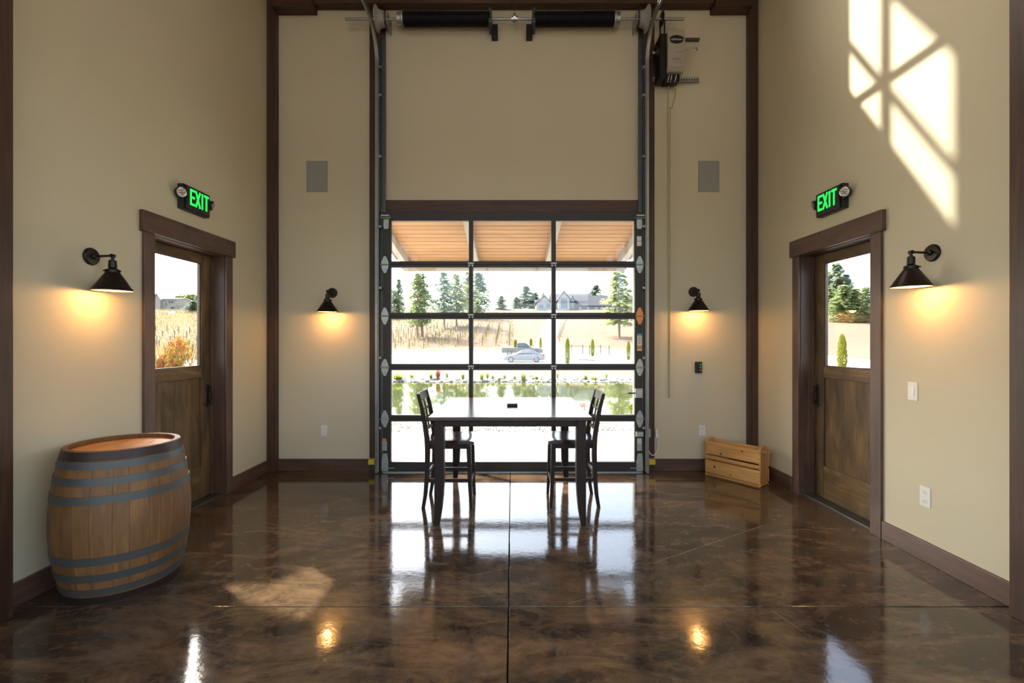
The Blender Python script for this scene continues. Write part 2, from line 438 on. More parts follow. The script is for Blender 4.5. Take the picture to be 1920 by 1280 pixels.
side_wall('wall_left', XL, -1); side_wall('wall_right', XR, 1)

WX0, WX1, WZ0, WZ1 = -.45, .93, 5.88, 7.25      # high gable window
mb = MB()
OX0, OX1, OZ1 = -1.46, 1.455, 2.97             # garage door opening
for (x0,x1,z0,z1) in ((XL,OX0,-.1,EAVE-.03),(OX1,XR,-.1,EAVE-.03),(OX0,OX1,OZ1,EAVE-.03)):
    mb.box(x0,x1,D,D+TH,z0,z1)
b_ = EAVE-.03
gz = lambda x: gable(x)-.02
mb.prism([(XL,b_),(WX0,b_),(WX0,gz(WX0)),(XL,gz(XL))],'y',D,D+TH)
mb.prism([(WX1,b_),(XR,b_),(XR,gz(XR)),(WX1,gz(WX1))],'y',D,D+TH)
mb.box(WX0,WX1,D,D+TH,b_,WZ0)
mb.prism([(WX0,WZ1),(WX1,WZ1),(WX1,gz(WX1)),(0,gz(0)),(WX0,gz(WX0))],'y',D,D+TH)
structure(mb.build('wall_far', M['paint']))
win = structure(empty('window_1'))
mb = MB(); fy0, fy1 = D+.06, D+.14
mb.box(WX0,WX0+.035,fy0,fy1,WZ0,WZ1).box(WX1-.035,WX1,fy0,fy1,WZ0,WZ1)
mb.box(WX0,WX1,fy0,fy1,WZ0,WZ0+.035).box(WX0,WX1,fy0,fy1,WZ1-.035,WZ1)
mb.build('window_frame', M['timber_x'], win)
MB().box(.32,.36,fy0,fy1,WZ0,WZ1).build('mullion', M['timber_z'], win)
MB().box(WX0,WX1,fy0+.01,fy1-.01,6.377,6.405).build('muntin', M['timber_x'], win)
MB().box(WX0,WX1,D+.1,D+.104,WZ0,WZ1).build('pane', M['glass'], win)

# unseen rear wall behind the camera; glazing and open gable added for fill light
bx = 2.6; rz = 4.1
mb = MB()
mb.box(XL,-bx,YB-TH,YB,-.1,EAVE).box(bx,XR,YB-TH,YB,-.1,EAVE).box(-bx,bx,YB-TH,YB,rz,EAVE).box(-bx,bx,YB-TH,YB,-.1,.1)
mb.prism([(XL,EAVE),(-2.1,EAVE),(-2.1,gz(2.1)),(XL,gz(XL))],'y',YB-TH,YB).prism([(2.1,EAVE),(XR,EAVE),(XR,gz(XR)),(2.1,gz(2.1))],'y',YB-TH,YB)
mb.prism([(-.08,EAVE),(.08,EAVE),(.08,gz(.08)),(0,gz(0)),(-.08,gz(.08))],'y',YB-TH,YB)
structure(mb.build('wall_back', M['paint']))
win = structure(empty('fill_window_2'))  # added rear glazing that lets sky light into the hall
mb = MB()
for x in (-bx+.04,-.82,.82,bx-.04): mb.box(x-.04,x+.04,YB-.14,YB-.06,.1,rz)
for z in (.14,1.5,2.8,rz-.04): mb.box(-bx,bx,YB-.13,YB-.07,z-.04,z+.04)
mb.build('window_frame', M['timber_x'], win)
for i in range(3):
    for k in range(3):
        MB().box((-bx,-.82,.82)[i],(-.82,.82,bx)[i],YB-.102,YB-.098,(.1,1.5,2.8)[k],(1.5,2.8,rz)[k]).build('pane', M['glass'], win)

mb = MB()
for sg in (-1,1):
    mb.prism([(0,RIDGE),(sg*3.25,gable(3.25)),(sg*3.25,gable(3.25)+.2),(0,RIDGE+.22)],'y',YB-.35,D+TH+.02)
structure(mb.build('ceiling', M['cedar_y']))

# ------------------------------------------------------------------ timber posts, beam, trims, baseboards
def trim(n, mb, m, bev=.004): return structure(mb.build('trim_%d' % n, m, bevel=bev))
P_ = .075
trim(1, MB().box(XL,-2.715,D-P_,D,0,5.72), M['timber_z'])
trim(2, MB().box(2.725,XR,D-P_,D,0,5.72), M['timber_z'])
trim(3, MB().box(XL,-2.71,2.33,2.553,0,5.72), M['timber_z'], .006)
trim(4, MB().box(2.722,XR,2.345,2.572,0,5.72), M['timber_z'], .006)
# tie beam on the far wall: two lengths with end blocks
trim(5, MB().box(-2.26,0,D-.125,D,5.352,5.7).box(0,2.3,D-.125,D,5.352,5.7), M['timber_x'], .006)
trim(6, MB().box(-2.715,-2.262,D-.16,D,5.292,5.7), M['timber_x'], .006)
trim(7, MB().box(2.302,2.725,D-.16,D,5.292,5.7), M['timber_x'], .006)
JT = .036
trim(8, MB().box(-1.65,-1.47,D-JT,D,0,5.352), M['timber_z'])
trim(9, MB().box(1.468,1.65,D-JT,D,0,5.352), M['timber_z'])
trim(10, MB().box(-1.468,1.466,D-JT,D,2.96,3.137), M['timber_x'])
BH, BT = .137, .022
structure(MB().box(-2.715,-1.652,D-BT,D,0,BH).build('baseboard_far_left', M['trim_x'], bevel=.003))
structure(MB().box(1.652,2.725,D-BT,D,0,BH).build('baseboard_far_right', M['trim_x'], bevel=.003))
for side, xi, sg in (('left',XL,1),('right',XR,-1)):
    b = structure(empty('baseboard_'+side))
    for (ya,yb) in ((4.712,D-P_-.001),(2.575,3.568),(YB,2.325)):
        x0,x1 = sorted((xi,xi+sg*BT)); MB().box(x0,x1,ya,yb,0,BH).build('board', M['trim_y'], b, bevel=.003)

# ------------------------------------------------------------------ side doors
def side_door(idx, xi, sg, label):
    """sg: +1 when the outside is towards +x"""
    root = structure(empty('door_%d' % idx, (xi,0,0)), label)
    def bx_(a,b): return sorted((sg*a, sg*b))       # a,b: distance outwards from the wall face
    def B(name, a,b,y0,y1,z0,z1, m, bev=.003, par=root):
        x0,x1 = bx_(a,b); return MB().box(x0,x1,y0,y1,z0,z1).build(name, m, par, bevel=bev)
    B('casing',-.022,0,3.575,3.683,0,2.34,M['trim_z']); B('casing',-.022,0,4.605,4.705,0,2.34,M['trim_z'])
    B('head_casing',-.036,0,3.548,4.732,2.34,2.5,M['trim_y'])
    B('jamb',.001,.199,3.676,3.69,0,2.345,M['trim_z']); B('jamb',.001,.199,4.60,4.614,0,2.345,M['trim_z'])
    B('head_jamb',.001,.199,3.69,4.60,2.332,2.344,M['trim_y'])
    B('door_stop',.105,.128,4.588,4.60,0,2.33,M['trim_z'],.002)
    a,b = .13,.175
    B('stile',a,b,4.46,4.597,.015,2.33,M['doorwood_z']); B('stile',a,b,3.693,3.83,.015,2.33,M['doorwood_z'])
    B('rail',a,b,3.83,4.46,2.245,2.33,M['doorwood_y']); B('rail',a,b,3.83,4.46,1.155,1.262,M['doorwood_y'])
    B('rail',a,b,3.83,4.46,.015,.319,M['doorwood_y'])
    B('panel',a+.016,b-.012,3.83,4.46,.319,1.155,M['doorwood_z'],0)
    g = MB()
    for (y0,y1,z0,z1) in ((3.83,3.845,1.262,2.245),(4.445,4.46,1.262,2.245),(3.845,4.445,1.262,1.274),(3.845,4.445,2.233,2.245)):
        x0,x1 = bx_(a+.008,a+.02); g.box(x0,x1,y0,y1,z0,z1)
    g.build('glazing_bead', M['trim_y'], root)
    B('pane',.152,.156,3.845,4.445,1.274,2.233,M['glass'],0)
    B('threshold',.02,.2,3.69,4.60,0,.014,M['steel_angle'],.003)
    h = B('handle_plate',a-.008,a,4.525,4.56,.87,1.085,M['black_metal'],.003)
    x = sg*(a-.05)
    t = MB().tube([(sg*(a-.008),4.543,.905),(x,4.543,.905),(x,4.53,.903),(x,4.445,.9)],.008,8); t.build('lever', M['black_metal'], h, smooth=True)
    MB().cyl((sg*(a-.03),4.543,1.055),(sg*(a-.006),4.543,1.055),.017).build('deadbolt', M['black_metal'], h, smooth=True)
    t = MB().tube([(sg*(a-.008),4.543,.925),(sg*(a-.04),4.543,.93),(sg*(a-.045),4.543,.98),(sg*(a-.04),4.543,1.02),(sg*(a-.008),4.543,1.025)],.006,8)
    t.build('pull', M['black_metal'], h, smooth=True)
    return root
side_door(1, XL, -1, 'dark stained half-glass door on the wall with the barrel')
side_door(2, XR, 1, 'dark stained half-glass door beside the pine crate')

# ------------------------------------------------------------------ overhead glass door
GY0, GY1 = 5.372, 5.424
gs = F/GY0
gx = lambda px: (px-960)/gs
gzz = lambda py: 1.5+(640-py)/gs
door = structure(empty('door_3'), 'black framed overhead door of fifteen glass panes')
cols = [gx(718), gx(733), gx(879), gx(887), gx(1034), gx(1042.3), gx(1190.3), gx(1204.5)]
rows = [(397.5,413.5,489.5,494.0),(497.5,501.0,586,591),(594.5,598,682,686.5),(690,693.8,778,783),(786.2,790,866,881)]
for i,(t0,t1,t2,t3) in enumerate(rows):
    z3,z2,z1,z0 = gzz(t0),gzz(t1),gzz(t2),gzz(t3)
    if i == 4: z0 = .012
    if i < 4: z0 = gzz((t3+rows[i+1][0])/2)+.0004
    if i > 0: z3 = gzz((rows[i-1][3]+t0)/2)-.0004
    mb = MB()
    mb.box(cols[0],cols[7],GY0,GY1,z2,z3).box(cols[0],cols[7],GY0,GY1,z0,z1)
    for a,b in ((0,1),(2,3),(4,5),(6,7)): mb.box(cols[a],cols[b],GY0+.001,GY1-.001,z1,z2)
    sec = mb.build('section', M['door_metal'], door, bevel=.003)
    for a,b in ((1,2),(3,4),(5,6)):
        MB().box(cols[a]-.004,cols[b]+.004,GY0+.024,GY0+.029,z1-.004,z2+.004).build('pane', M['glass'], sec)
def hinge_mesh(mat):
    mb = MB()
    pts = [(-.012,.155),(.012,.155),(.04,.05),(.04,-.05),(.012,-.155),(-.012,-.155),(-.04,-.05),(-.04,.05)]
    pts = [(x,z*.62) for x,z in pts]
    mb.prism(pts,'y',-.006,0); mb.cyl((-.052,-.012,0),(.052,-.012,0),.008,n=10)
    for z in (-.05,.05): mb.cyl((0,-.01,z),(0,-.005,z),.008,n=8)
    return mb
hm = None
for py in (496,592.3,688.6,785):
    for px in (721.8,1199.3):
        o = hinge_mesh(0).build('hinge', M['copper'] if (px > 1000 and abs(py-592.3)<1) else M['galv'], door)
        if px > 1000 and abs(py-592.3)<1: o['label'] = 'orange coated hinge plate'
        o.location = (gx(px),GY0-.0005,gzz(py))
    for px in (883,1038.2):
        mb = MB().box(-.033,.033,-.012,-.0005,-.002,.022).box(-.026,-.012,-.01,-.0005,-.022,-.002).box(.012,.026,-.01,-.0005,-.022,-.002).cyl((-.034,-.012,.004),(.034,-.012,.004),.006,n=8)
        o = mb.build('center_hinge', M['galv'], door); o.location = (gx(px),GY0,gzz(py))
for px in (724.5,1198.5):
    sg = -1 if px < 960 else 1
    mb = MB().box(-.045,.045,-.06,-.0005,.035,.05).box(-.03,.03,-.012,-.0005,-.075,.035).cyl((-.06,-.04,.02),(.06,-.04,.02),.008,n=8).prism([(-.03,-.075),(.03,-.075),(.022,-.1),(-.022,-.1)],'y',-.014,-.0005)
    o = mb.build('top_roller_bracket', M['galv'], door); o.location = (gx(px),GY0,gzz(413))
    mb = MB().prism([(-.035,.0),(.035,.0),(.037,.11),(.028,.2),(-.022,.2),(-.037,.11)],'y',-.008,-.0005)
    for z in (.03,.07,.13): mb.cyl((0,-.013,z),(0,-.007,z),.009,n=8)
    mb.box(-sg*.11 if sg>0 else -.04, .04 if sg>0 else .11,-.02,-.008,.032,.04)
    o = mb.build('bottom_bracket', M['galv'], door); o.location = (gx(722 if sg<0 else 1199),GY0,.02)
for px,z in ((721.3,.3),(1198.7,.3)):
    mb = MB().box(-.028,.028,-.006,-.0005,-.05,.06)
    mb.build('bracket_strap', M['galv'], door).location = (gx(px),GY0,z)
MB().box(-.02,.02,-.008,-.0005,-.02,.02).build('warning_tag', M['copper'], door).location = (gx(721),GY0,gzz(825))
lk = MB().box(-.043,.043,-.03,-.0005,-.055,.055).build('latch_box', M['galv'], door, bevel=.004); lk.location = (gx(1197),GY0,gzz(736.5))
MB().box(-.12,-.043,-.022,-.012,-.008,.008).build('latch_bar', M['black_metal'], lk)
mb = MB().box(-.045,.04,-.035,-.0005,-.03,.03); mb.build('cable_guard', M['galv'], door, bevel=.006).location = (gx(1199),GY0,gzz(813))
MB().box(-.025,.025,-.012,-.0005,-.03,.03).build('clip', M['white'], door).location = (gx(1198.5),GY0,gzz(826))
st = MB().box(-.028,.028,-.002,-.0004,-.1,.1).build('sticker', M['white'], door); st.location = (gx(1199),GY0,gzz(641))
MB().box(-.028,.028,-.003,-.0021,.075,.1).build('header_band', M['blue'], st)
MB().box(-.028,.028,-.003,-.0021,-.085,-.04).build('caution_band', M['orange'], st)
for k in range(6): MB().box(-.02,.02-.004*(k%3),-.0028,-.0021,.055-.015*k,.06-.015*k).build('print_line', M['slot'], st)
st = MB().box(-.026,.026,-.002,-.0004,-.055,.055).build('sticker', M['white'], door); st.location = (gx(1198.5),GY0,gzz(452))
MB().box(-.026,.026,-.003,-.0021,-.003,.003).build('print_line', M['slot'], st)
MB().box(cols[0],cols[7],GY0-.006,GY0+.03,0,.012).build('bottom_seal', M['galv'], door)

# ------------------------------------------------------------------ tracks, torsion springs, opener
def track(sg, label):
    x = sg*1.535
    root = tag(empty('door_track',(x,D-JT,0)), label, 'door track', 'tracks of the overhead door')
    yv = -.1                                    # local: centre of vertical run
    path = [(yv,.01),(yv,4.66)]
    R = .36
    for k in range(1,13):
        a = k/12*pi/2; path.append((yv-R+R*math.cos(a), 4.66+R*math.sin(a)))
    path.append((-2.9,5.02))
    # open C channel: web on the outside, two lips
    prof = [(-.013,-.027),(-.013,.027),(.013,.03),(.013,.024),(-.008,.021),(-.008,-.021),(.013,-.024),(.013,-.03)]
    secs = []
    for i,(y,z) in enumerate(path):
        y0,z0 = path[max(i-1,0)]; y1,z1 = path[min(i+1,len(path)-1)]
        t = Vector((0,y1-y0,z1-z0)).normalized(); nrm = Vector((0,-t.z,t.y))
        secs.append([Vector((-sg*-u if False else sg*-u,0,0)) + Vector((0,y,z)) + nrm*v for u,v in prof])
    MB().sweep(None, secs).build('rail', M['galv'], root)
    mb = MB().box(*sorted((-sg*.018,-sg*.075)),-.012,-.001,2.99,4.99)
    mb.box(*sorted((-sg*.018,-sg*.026)),-.07,-.001,2.99,4.99)
    mb.build('steel_angle', M['steel_angle'], root)
    MB().box(*sorted((-sg*.018,-sg*.045)),-.008,-.001,.0,2.97).build('mounting_angle', M['steel_angle'], root)
    for z in (.5,1.3,2.1,2.8,3.6,4.3,4.62):
        MB().box(*sorted((-sg*.045,sg*.012)),-.078,-.004,z,z+.025).cyl((-sg*.03,-.01,z+.012),(-sg*.03,-.02,z+.012),.009,n=8).build('track_clip', M['galv'], root)
    # hanger holding the flat run to the roof
    hz = gable(x)-5.05
    MB().box(-.012,.012,-2.72,-2.68,5.03,5.03+hz).box(-.012,.012,-2.75,-2.65,5.05,5.06).build('hanger', M['galv'], root)
    return root
track(-1, 'galvanised curved door track on the jamb away from the opener')
track(1, 'galvanised curved door track on the jamb beside the opener')

SY, SZ = 5.325, 5.155
root = tag(empty('torsion_spring_assembly',(0,SY,SZ)), 'torsion shaft with two black springs under the far tie beam', 'door spring')
MB().cyl((-1.89,0,0),(1.95,0,0),.015,n=12).build('shaft', M['galv'], root, smooth=True)
for (a,b) in ((-1.225,-.245),(.245,1.15)):
    prof = [(.06,a)]; n = 70
    for k in range(n):
        xx = a+(b-a)*k/n; st_ = (b-a)/n
        prof += [(.074,xx),(.081,xx+st_*.3),(.081,xx+st_*.6),(.074,xx+st_*.98)]
    prof.append((.06,b))
    sp = MB().lathe(prof,20,axis=(1,0,0)).build('spring', M['spring'], root, smooth=False)
    out = a if a < 0 else b; s_ = -1 if a < 0 else 1
    MB().lathe([(.02,out+s_*.002),(.088,out+s_*.002),(.088,out+s_*.02),(.07,out+s_*.03),(.07,out+s_*.07),(.02,out+s_*.075)],20,axis=(1,0,0)).build('winding_cone', M['galv'], root, smooth=True)
    inn = b if a < 0 else a
    MB().box(inn-.018,inn+.018,-.07,D-SY-.001,-.085,.085).build('bearing_plate', M['steel_angle'], root, bevel=.004)
    cx_ = inn-s_*.045
    MB().box(cx_-.036,cx_+.036,.05,D-SY-.001,-.16,-.02).build('mounting_block', M['black_metal'], root, bevel=.004)
MB().lathe([(.02,-.035),(.035,-.035),(.035,-.015),(.062,-.012),(.062,.012),(.035,.015),(.035,.035),(.02,.035)],16,axis=(1,0,0),o=(.028,0,0)).build('coupler', M['chrome'], root, smooth=True)
for sg in (-1,1):
    o_ = sg*1.525
    MB().lathe([(.02,-.01),(.14,-.012),(.142,0),(.11,.012),(.095,.03),(.085,.06),(.08,.085),(.05,.09),(.02,.09)],32,axis=(-sg,0,0),o=(o_,0,0)).build('cable_drum', M['grille'], root, smooth=True)
    MB().box(*sorted((sg*1.4,sg*1.408)),-.06,D-SY-.001,-.1,.06).build('end_bearing_plate', M['galv'], root)
    MB().cyl((sg*1.505,.05,0),(sg*1.505,.048,-3.0+.1),.003,n=6).build('lift_cable', M['steel_angle'], root)
MB().lathe([(.02,-.008),(.075,-.008),(.085,0),(.075,.008),(.02,.008)],28,axis=(1,0,0),o=(1.7,0,0)).build('sprocket', M['black_metal'], root)

# wall mounted opener on the right of the door
OX, OY, OZ = 1.815, D, 4.5
op = tag(empty('door_opener',(OX,OY,OZ)), 'beige jackshaft door opener mounted high beside the overhead door', 'door opener')
pz = F/5.25
hw = 16/pz
mb = MB().prism([(-.29,.43),(-.29,.047),(-.24,0),(-.06,0),(-.06,.43)],'x',-hw,hw)
body = mb.build('housing', M['beige_metal'], op, bevel=.006)
hexa = [(-.078,.022),(-.05,.04),(0,.05),(.05,.04),(.078,.022),(.07,-.022),(.05,-.036),(0,-.046),(-.05,-.036),(-.07,-.022)]
bd = MB().prism([(x,z+.328) for x,z in hexa],'y',-.2925,-.2901).build('badge', M['black_metal'], op)
bd_t = mesh_obj('lettering', text_mesh('LiftMaster',.03,.0005), bd); bd_t.data.materials.append(M['white'])
bd_t.rotation_euler = (pi/2,0,0); bd_t.location = (0,-.2932,.329)
lb = MB()
for (xa,xb,z,h) in ((-.01,.08,.19,.004),(-.035,.035,.128,.006),(-.05,.05,.115,.005),(-.045,.05,.105,.005),(-.055,.08,.078,.004)):
    lb.box(xa,xb,-.2908,-.2901,z,z+h)
tag(lb.build('print_lines', M['slot'], op),kind='stuff')
MB().box(-hw-.075,-hw-.002,-.26,-.06,-.06,.42).build('gear_case', M['black_metal'], op, bevel=.01)
MB().cyl((-hw-.11,-.18,.25),(-hw-.07,-.18,.25),.07,n=20).build('flywheel', M['black_metal'], op, smooth=True)
MB().cyl((-hw-.14,-.18,.25),(-hw-.1,-.18,.25),.018,n=12).build('bolt', M['chrome'], op, smooth=True)
MB().box(-hw+.0,hw-.03,-.2,-.07,-.075,-.002).build('terminal_block', M['black_metal'], op)
mb = MB()
for x in (-.05,-.02,.03): mb.tube([(x,-.2,-.01),(x-.01,-.205,-.05),(x-.015,-.19,-.085)],.004,6)
mb.build('wires', M['white'], op)
zc = .02
mb = MB().box(-.19,.345,-.052,-.046,zc-.025,zc+.03).box(-.19,.345,-.046,-.001,zc+.024,zc+.03)
ss = mb.build('slotted_angle', M['galv'], op)
mb = MB()
for k in range(17): mb.box(-.18+k*.031,-.165+k*.031,-.0535,-.0521,zc-.012,zc+.006)
tag(mb.build('slots', M['black_metal'], ss),kind='stuff')
MB().box(hw-.01,hw+.26,-.04,-.002,.485,.51).box(-.05,hw,-.2,-.002,.432,.44).build('upper_angle', M['steel_angle'], op)
MB().tube([(hw,-.15,.3),(hw+.06,-.16,.302),(hw+.12,-.17,.315),(hw+.165,-.18,.313),(hw+.17,-.185,.28)],.011,10).build('release_arm', M['galv'], op, smooth=True)
MB().cyl((hw,-.14,.36),(hw+.035,-.14,.36),.01,n=10).build('conduit_nut', M['chrome'], op, smooth=True)
# drive chain from the sprocket: alternating links
ch = MB()
for x in (-.135,-.085):
    for k in range(22):
        z = .38+k*.0125
        if z > .66: break
        ch.box(x-.008 if k%2 else x-.005, x+.008 if k%2 else x+.005,-.15,-.135,z,z+.0105)
tag(ch.build('chain', M['bronze'], op),kind='stuff')
hc = tag(empty('hand_chain',(1.8,D-.09,0)), 'thin pale hand chain hanging beside the overhead door', 'chain')
zt, z1, z2 = 4.45, 4.2, .87
mb = MB().tube([(.06,0,zt),(.075,0,zt-.12),(.03,0,zt-.28),(.012,.0,z1-.02),(.01,0,z1-.4),(.009,0,2.5),(.002,0,z2)],.006,6)
mb.tube([(-.01,0,zt),(-.012,0,z1),(-.012,0,2.5),(-.006,0,z2)],.006,6)
mb.build('strand', M['rope'], hc)
MB().cyl((0,0,z2-.02),(0,0,z2+.03),.01,n=8).build('end_link', M['rope'], hc)

# photo eyes, cord and wall box
def photo_eye(x, sg, label):
    r = tag(empty('photo_eye',(x,D-JT-.002,.115)), label, 'sensor', 'photo eyes at the door jambs')
    MB().box(-.05,.05,-.012,0,.028,.036).box(*sorted((-sg*.045,-sg*.05)),-.05,0,-.03,.036).build('bracket', M['galv'], r)
    MB().box(*sorted((-sg*.042,-sg*.03)),-.055,-.01,-.026,.026).build('lens', M['black_metal'], r)
    MB().box(*sorted((-sg*.03,sg*.045)),-.05,-.012,-.028,.027).build('housing', M['yellow'], r, bevel=.004)
photo_eye(-1.605,-1,'yellow photo eye at the jamb farther from the crate')
photo_eye(1.6,1,'yellow photo eye at the jamb nearer to the crate')
c = tag(empty('sensor_cord',(1.56,D-.06,.3)), 'white coiled sensor cord hanging beside the door track', 'cord')
MB().box(-.03,.03,-.03,.02,.1,.2).build('junction_box', M['galv'], c, bevel=.004)
pts = [(0,-.01,.1)]
for k in range(13):
    a = pi*k/12; pts.append((.065-.065*math.cos(a)-.0, -.01+.02*k/12, .02-.13*math.sin(a)))
pts += [(.135,.02,.1),(.118,.023,.14)]
MB().tube(pts,.006,6).build('cable', M['white'], c, smooth=True)
MB().box(.095,.125,.005,.024,.09,.19).build('clip', M['white'], c, bevel=.003)

# ------------------------------------------------------------------ wall plates, grilles, control
def outlet(loc, rz, label, sc=1.0):
    r = tag(empty('wall_outlet', loc, rz), label, 'outlet', 'white wall outlets')
    MB().box(-.036*sc,.036*sc,-.007,-.0005,-.06*sc,.06*sc).build('cover_plate', M['white'], r, bevel=.002)
    for z in (-.026*sc,.026*sc):
        f = MB().cyl((0,-.010,z),(0,-.006,z),.017*sc,n=16).build('socket', M['white'], r)
        MB().box(-.009,-.006,-.0108,-.0098,z-.002,z+.008).box(.006,.009,-.0108,-.0098,z-.002,z+.008).cyl((0,-.0108,z-.01),(0,-.0098,z-.01),.003,n=8).build('slots', M['slot'], f)
    return r
outlet((-2.185,D,.465),0,'white outlet on the far wall, on the sconce side away from the crate')
outlet((2.213,D,.465),0,'white outlet on the far wall above the pine crate')
outlet((XR,3.21,.438),-pi/2,'white outlet low on the sunlit side wall',1.12)
sw = tag(empty('light_switch',(XR,3.31,1.15),-pi/2), 'white rocker light switch beside the half-glass door', 'switch')
MB().box(-.04,.04,-.007,-.0005,-.064,.064).build('cover_plate', M['white'], sw, bevel=.002)
MB().prism([(-.007,-.034),(-.014,-.034),(-.008,.034),(-.007,.034)],'x',-.017,.017).build('rocker', M['white'], sw)
def grille(x, label):
    r = tag(empty('speaker_grille',(x,D,3.42)), label, 'speaker', 'grey speaker grilles')
    MB().box(-.124,.124,-.006,-.0005,-.182,.182).build('frame', M['grille'], r, bevel=.002)
    MB().box(-.118,.118,-.0075,-.0062,-.176,.176).build('mesh_panel', M['grille'], r)
grille(-2.27,'grey flush speaker grille on the far wall left of the overhead door')
grille(2.29,'grey flush speaker grille on the far wall right of the overhead door')
ct = tag(empty('door_control',(2.162,D,1.2)), 'black three button door control under the sconce', 'control box')
MB().box(-.035,.035,-.05,-.0005,-.065,.065).build('housing', M['black_metal'], ct, bevel=.006)
for z,m,l in ((.034,M['teal'],None),(.002,M['teal'],None),(-.032,M['red'],'red stop button')):
    b = MB().cyl((.012,-.058,z),(.012,-.049,z),.011,n=14).build('button', m, ct)
    if l: b['label'] = l

# ------------------------------------------------------------------ sconces
def sconce(loc, rz, label):
    """local: wall face at y=0, room towards -y, origin at the plate centre"""
    r = tag(empty('wall_sconce', loc, rz), label, 'wall lamp', 'black cone wall sconces')
    MB().lathe([(.0,.0005),(.057,.0005),(.058,.012),(.052,.02),(.02,.024),(.0,.026)],28,axis=(0,-1,0)).build('back_plate', M['bronze'], r, smooth=True)
    MB().lathe([(.0,.02),(.018,.022),(.02,.034),(.012,.042),(.0,.044)],16,axis=(0,-1,0)).tube([(0,-.03,0),(0,-.11,.004),(0,-.148,.004)],.008,10).cyl((-.012,-.15,.004),(.012,-.15,.004),.013,n=14).tube([(0,-.15,.004),(0,-.15,-.03)],.009,10).build('arm', M['bronze'], r, smooth=True)
    MB().lathe([(.008,-.02),(.022,-.028),(.024,-.075),(.02,-.08),(.03,-.084),(.041,-.09),(.041,-.108),(.035,-.11)],22,o=(0,-.15,0)).build('socket', M['bronze'], r, smooth=True)
    for k in range(3):
        a = k*2*pi/3+.6; MB().cyl((.038*math.cos(a),-.15+.038*math.sin(a),-.099),(.052*math.cos(a),-.15+.052*math.sin(a),-.099),.005,n=8).build('thumb_screw', M['bronze'], r)
    prof = [(.036,-.105),(.04,-.109),(.116,-.226),(.118,-.232)]
    sh = MB().lathe(prof+[(.1165,-.2325),(.1145,-.226),(.0385,-.1115),(.034,-.107)],40,o=(0,-.15,0),closed_ring=True).build('shade', M['bronze'], r, smooth=True)
    MB().lathe([(.1135,-.2262),(.0378,-.113),(.0372,-.1128),(.1130,-.2275)],40,o=(0,-.15,0),closed_ring=True).build('shade_lining', M['shade_in'], r, smooth=True)
    MB().lathe([(.0,-.115),(.013,-.118),(.016,-.14),(.028,-.17),(.03,-.185),(.024,-.203),(.01,-.212),(.0,-.213)],18,o=(0,-.15,0)).build('bulb', M['bulb'], r, smooth=True)
    L = bpy.data.lights.new('sconce_light','POINT'); L.energy = 2.7; L.color = (1,.54,.19); L.shadow_soft_size = .03
    lo = bpy.data.objects.new('sconce_light', L); COL.objects.link(lo); lo.parent = r; lo.location = (0,-.15,-.222)
    return r
sconce((XL,3.138,2.068),pi/2,'black cone sconce on the wall above the wine barrel')
sconce((-2.09,D,2.065),0,'black cone sconce on the far wall between the left post and the overhead door')
sconce((2.112,D,2.077),0,'black cone sconce on the far wall above the black door control')
sconce((XR,3.152,2.095),-pi/2,'black cone sconce on the wall above the light switch')

# ------------------------------------------------------------------ exit signs
def exit_sign(loc, rz, label):
    r = tag(empty('exit_sign', loc, rz), label, 'exit sign', 'green exit signs')
    MB().prism([(-.17,-.1),(-.165,-.105),(.165,-.105),(.17,-.1),(.17,.1),(.165,.105),(-.165,.105),(-.17,.1)],'y',-.05,-.0005).build('back_box', M['plastic_dark'], r)
    MB().box(-.148,.148,-.072,-.05,-.098,.096).build('face', M['plastic_dark'], r, bevel=.006)
    mb = MB(); y0,y1 = -.0735,-.0722; h0,h1 = -.062,.076; s_ = .019
    def bar(p,q): mb.beam((p[0],(y0+y1)/2,p[1]),(q[0],(y0+y1)/2,q[1]),s_,y1-y0,up=(0,1,0))
    # E
    mb.box(-.118,-.118+s_,y0,y1,h0,h1)
    for z in (h0,(h0+h1)/2-s_/2,h1-s_): mb.box(-.118+s_,-.058,y0,y1,z,z+s_)
    bar((-.046,h0),(.01,h1)); bar((.01,h0),(-.046,h1))
    mb.box(.03,.03+s_,y0,y1,h0,h1)
    mb.box(.085,.085+s_,y0,y1,h0,h1-s_); mb.box(.062,.127,y0,y1,h1-s_,h1)
    t = mb.build('lettering', M['green'], r); t['label'] = 'glowing green letters EXIT'
    for sg in (-1,1):
        hx, hz_ = sg*.2, (.03 if True else 0)
        hd = MB().lathe([(.0,.055),(.022,.05),(.036,.03),(.044,.0),(.044,-.012),(.0,-.012)],24,o=(hx,-.05,.02),axis=(-sg*.35,.8,.2)).build('lamp_head', M['plastic_dark'], r, smooth=True)
        d = Vector((-sg*.35,.8,.2)).normalized(); c_ = Vector((hx,-.05,.02)) - d*.0125
        MB().lathe([(.0,-.003),(.034,-.001),(.040,.002),(.041,.0),(.0,.0001)],24,o=c_,axis=-d).build('lens', M['chrome'], hd, smooth=True)
        mb = MB()
        for k in range(9):
            a = k*2.4; rr = .009*math.sqrt(k); a1 = d.orthogonal().normalized(); a2 = d.cross(a1)
            p = c_ - d*.004 + a1*rr*math.cos(a) + a2*rr*math.sin(a); mb.cyl(p, p-d*.002,.0045,n=6)
        tag(mb.build('diodes', M['slot'], hd),kind='stuff')
        MB().cyl((sg*.165,-.03,-.02),(hx,-.03,.005),.022,.026,n=14).build('neck', M['plastic_dark'], r, smooth=True)
    return r
exit_sign((XL,4.125,2.73),pi/2,'green lit exit sign above the door nearest the barrel')
exit_sign((XR,4.115,2.73),-pi/2,'green lit exit sign above the door beside the crate')

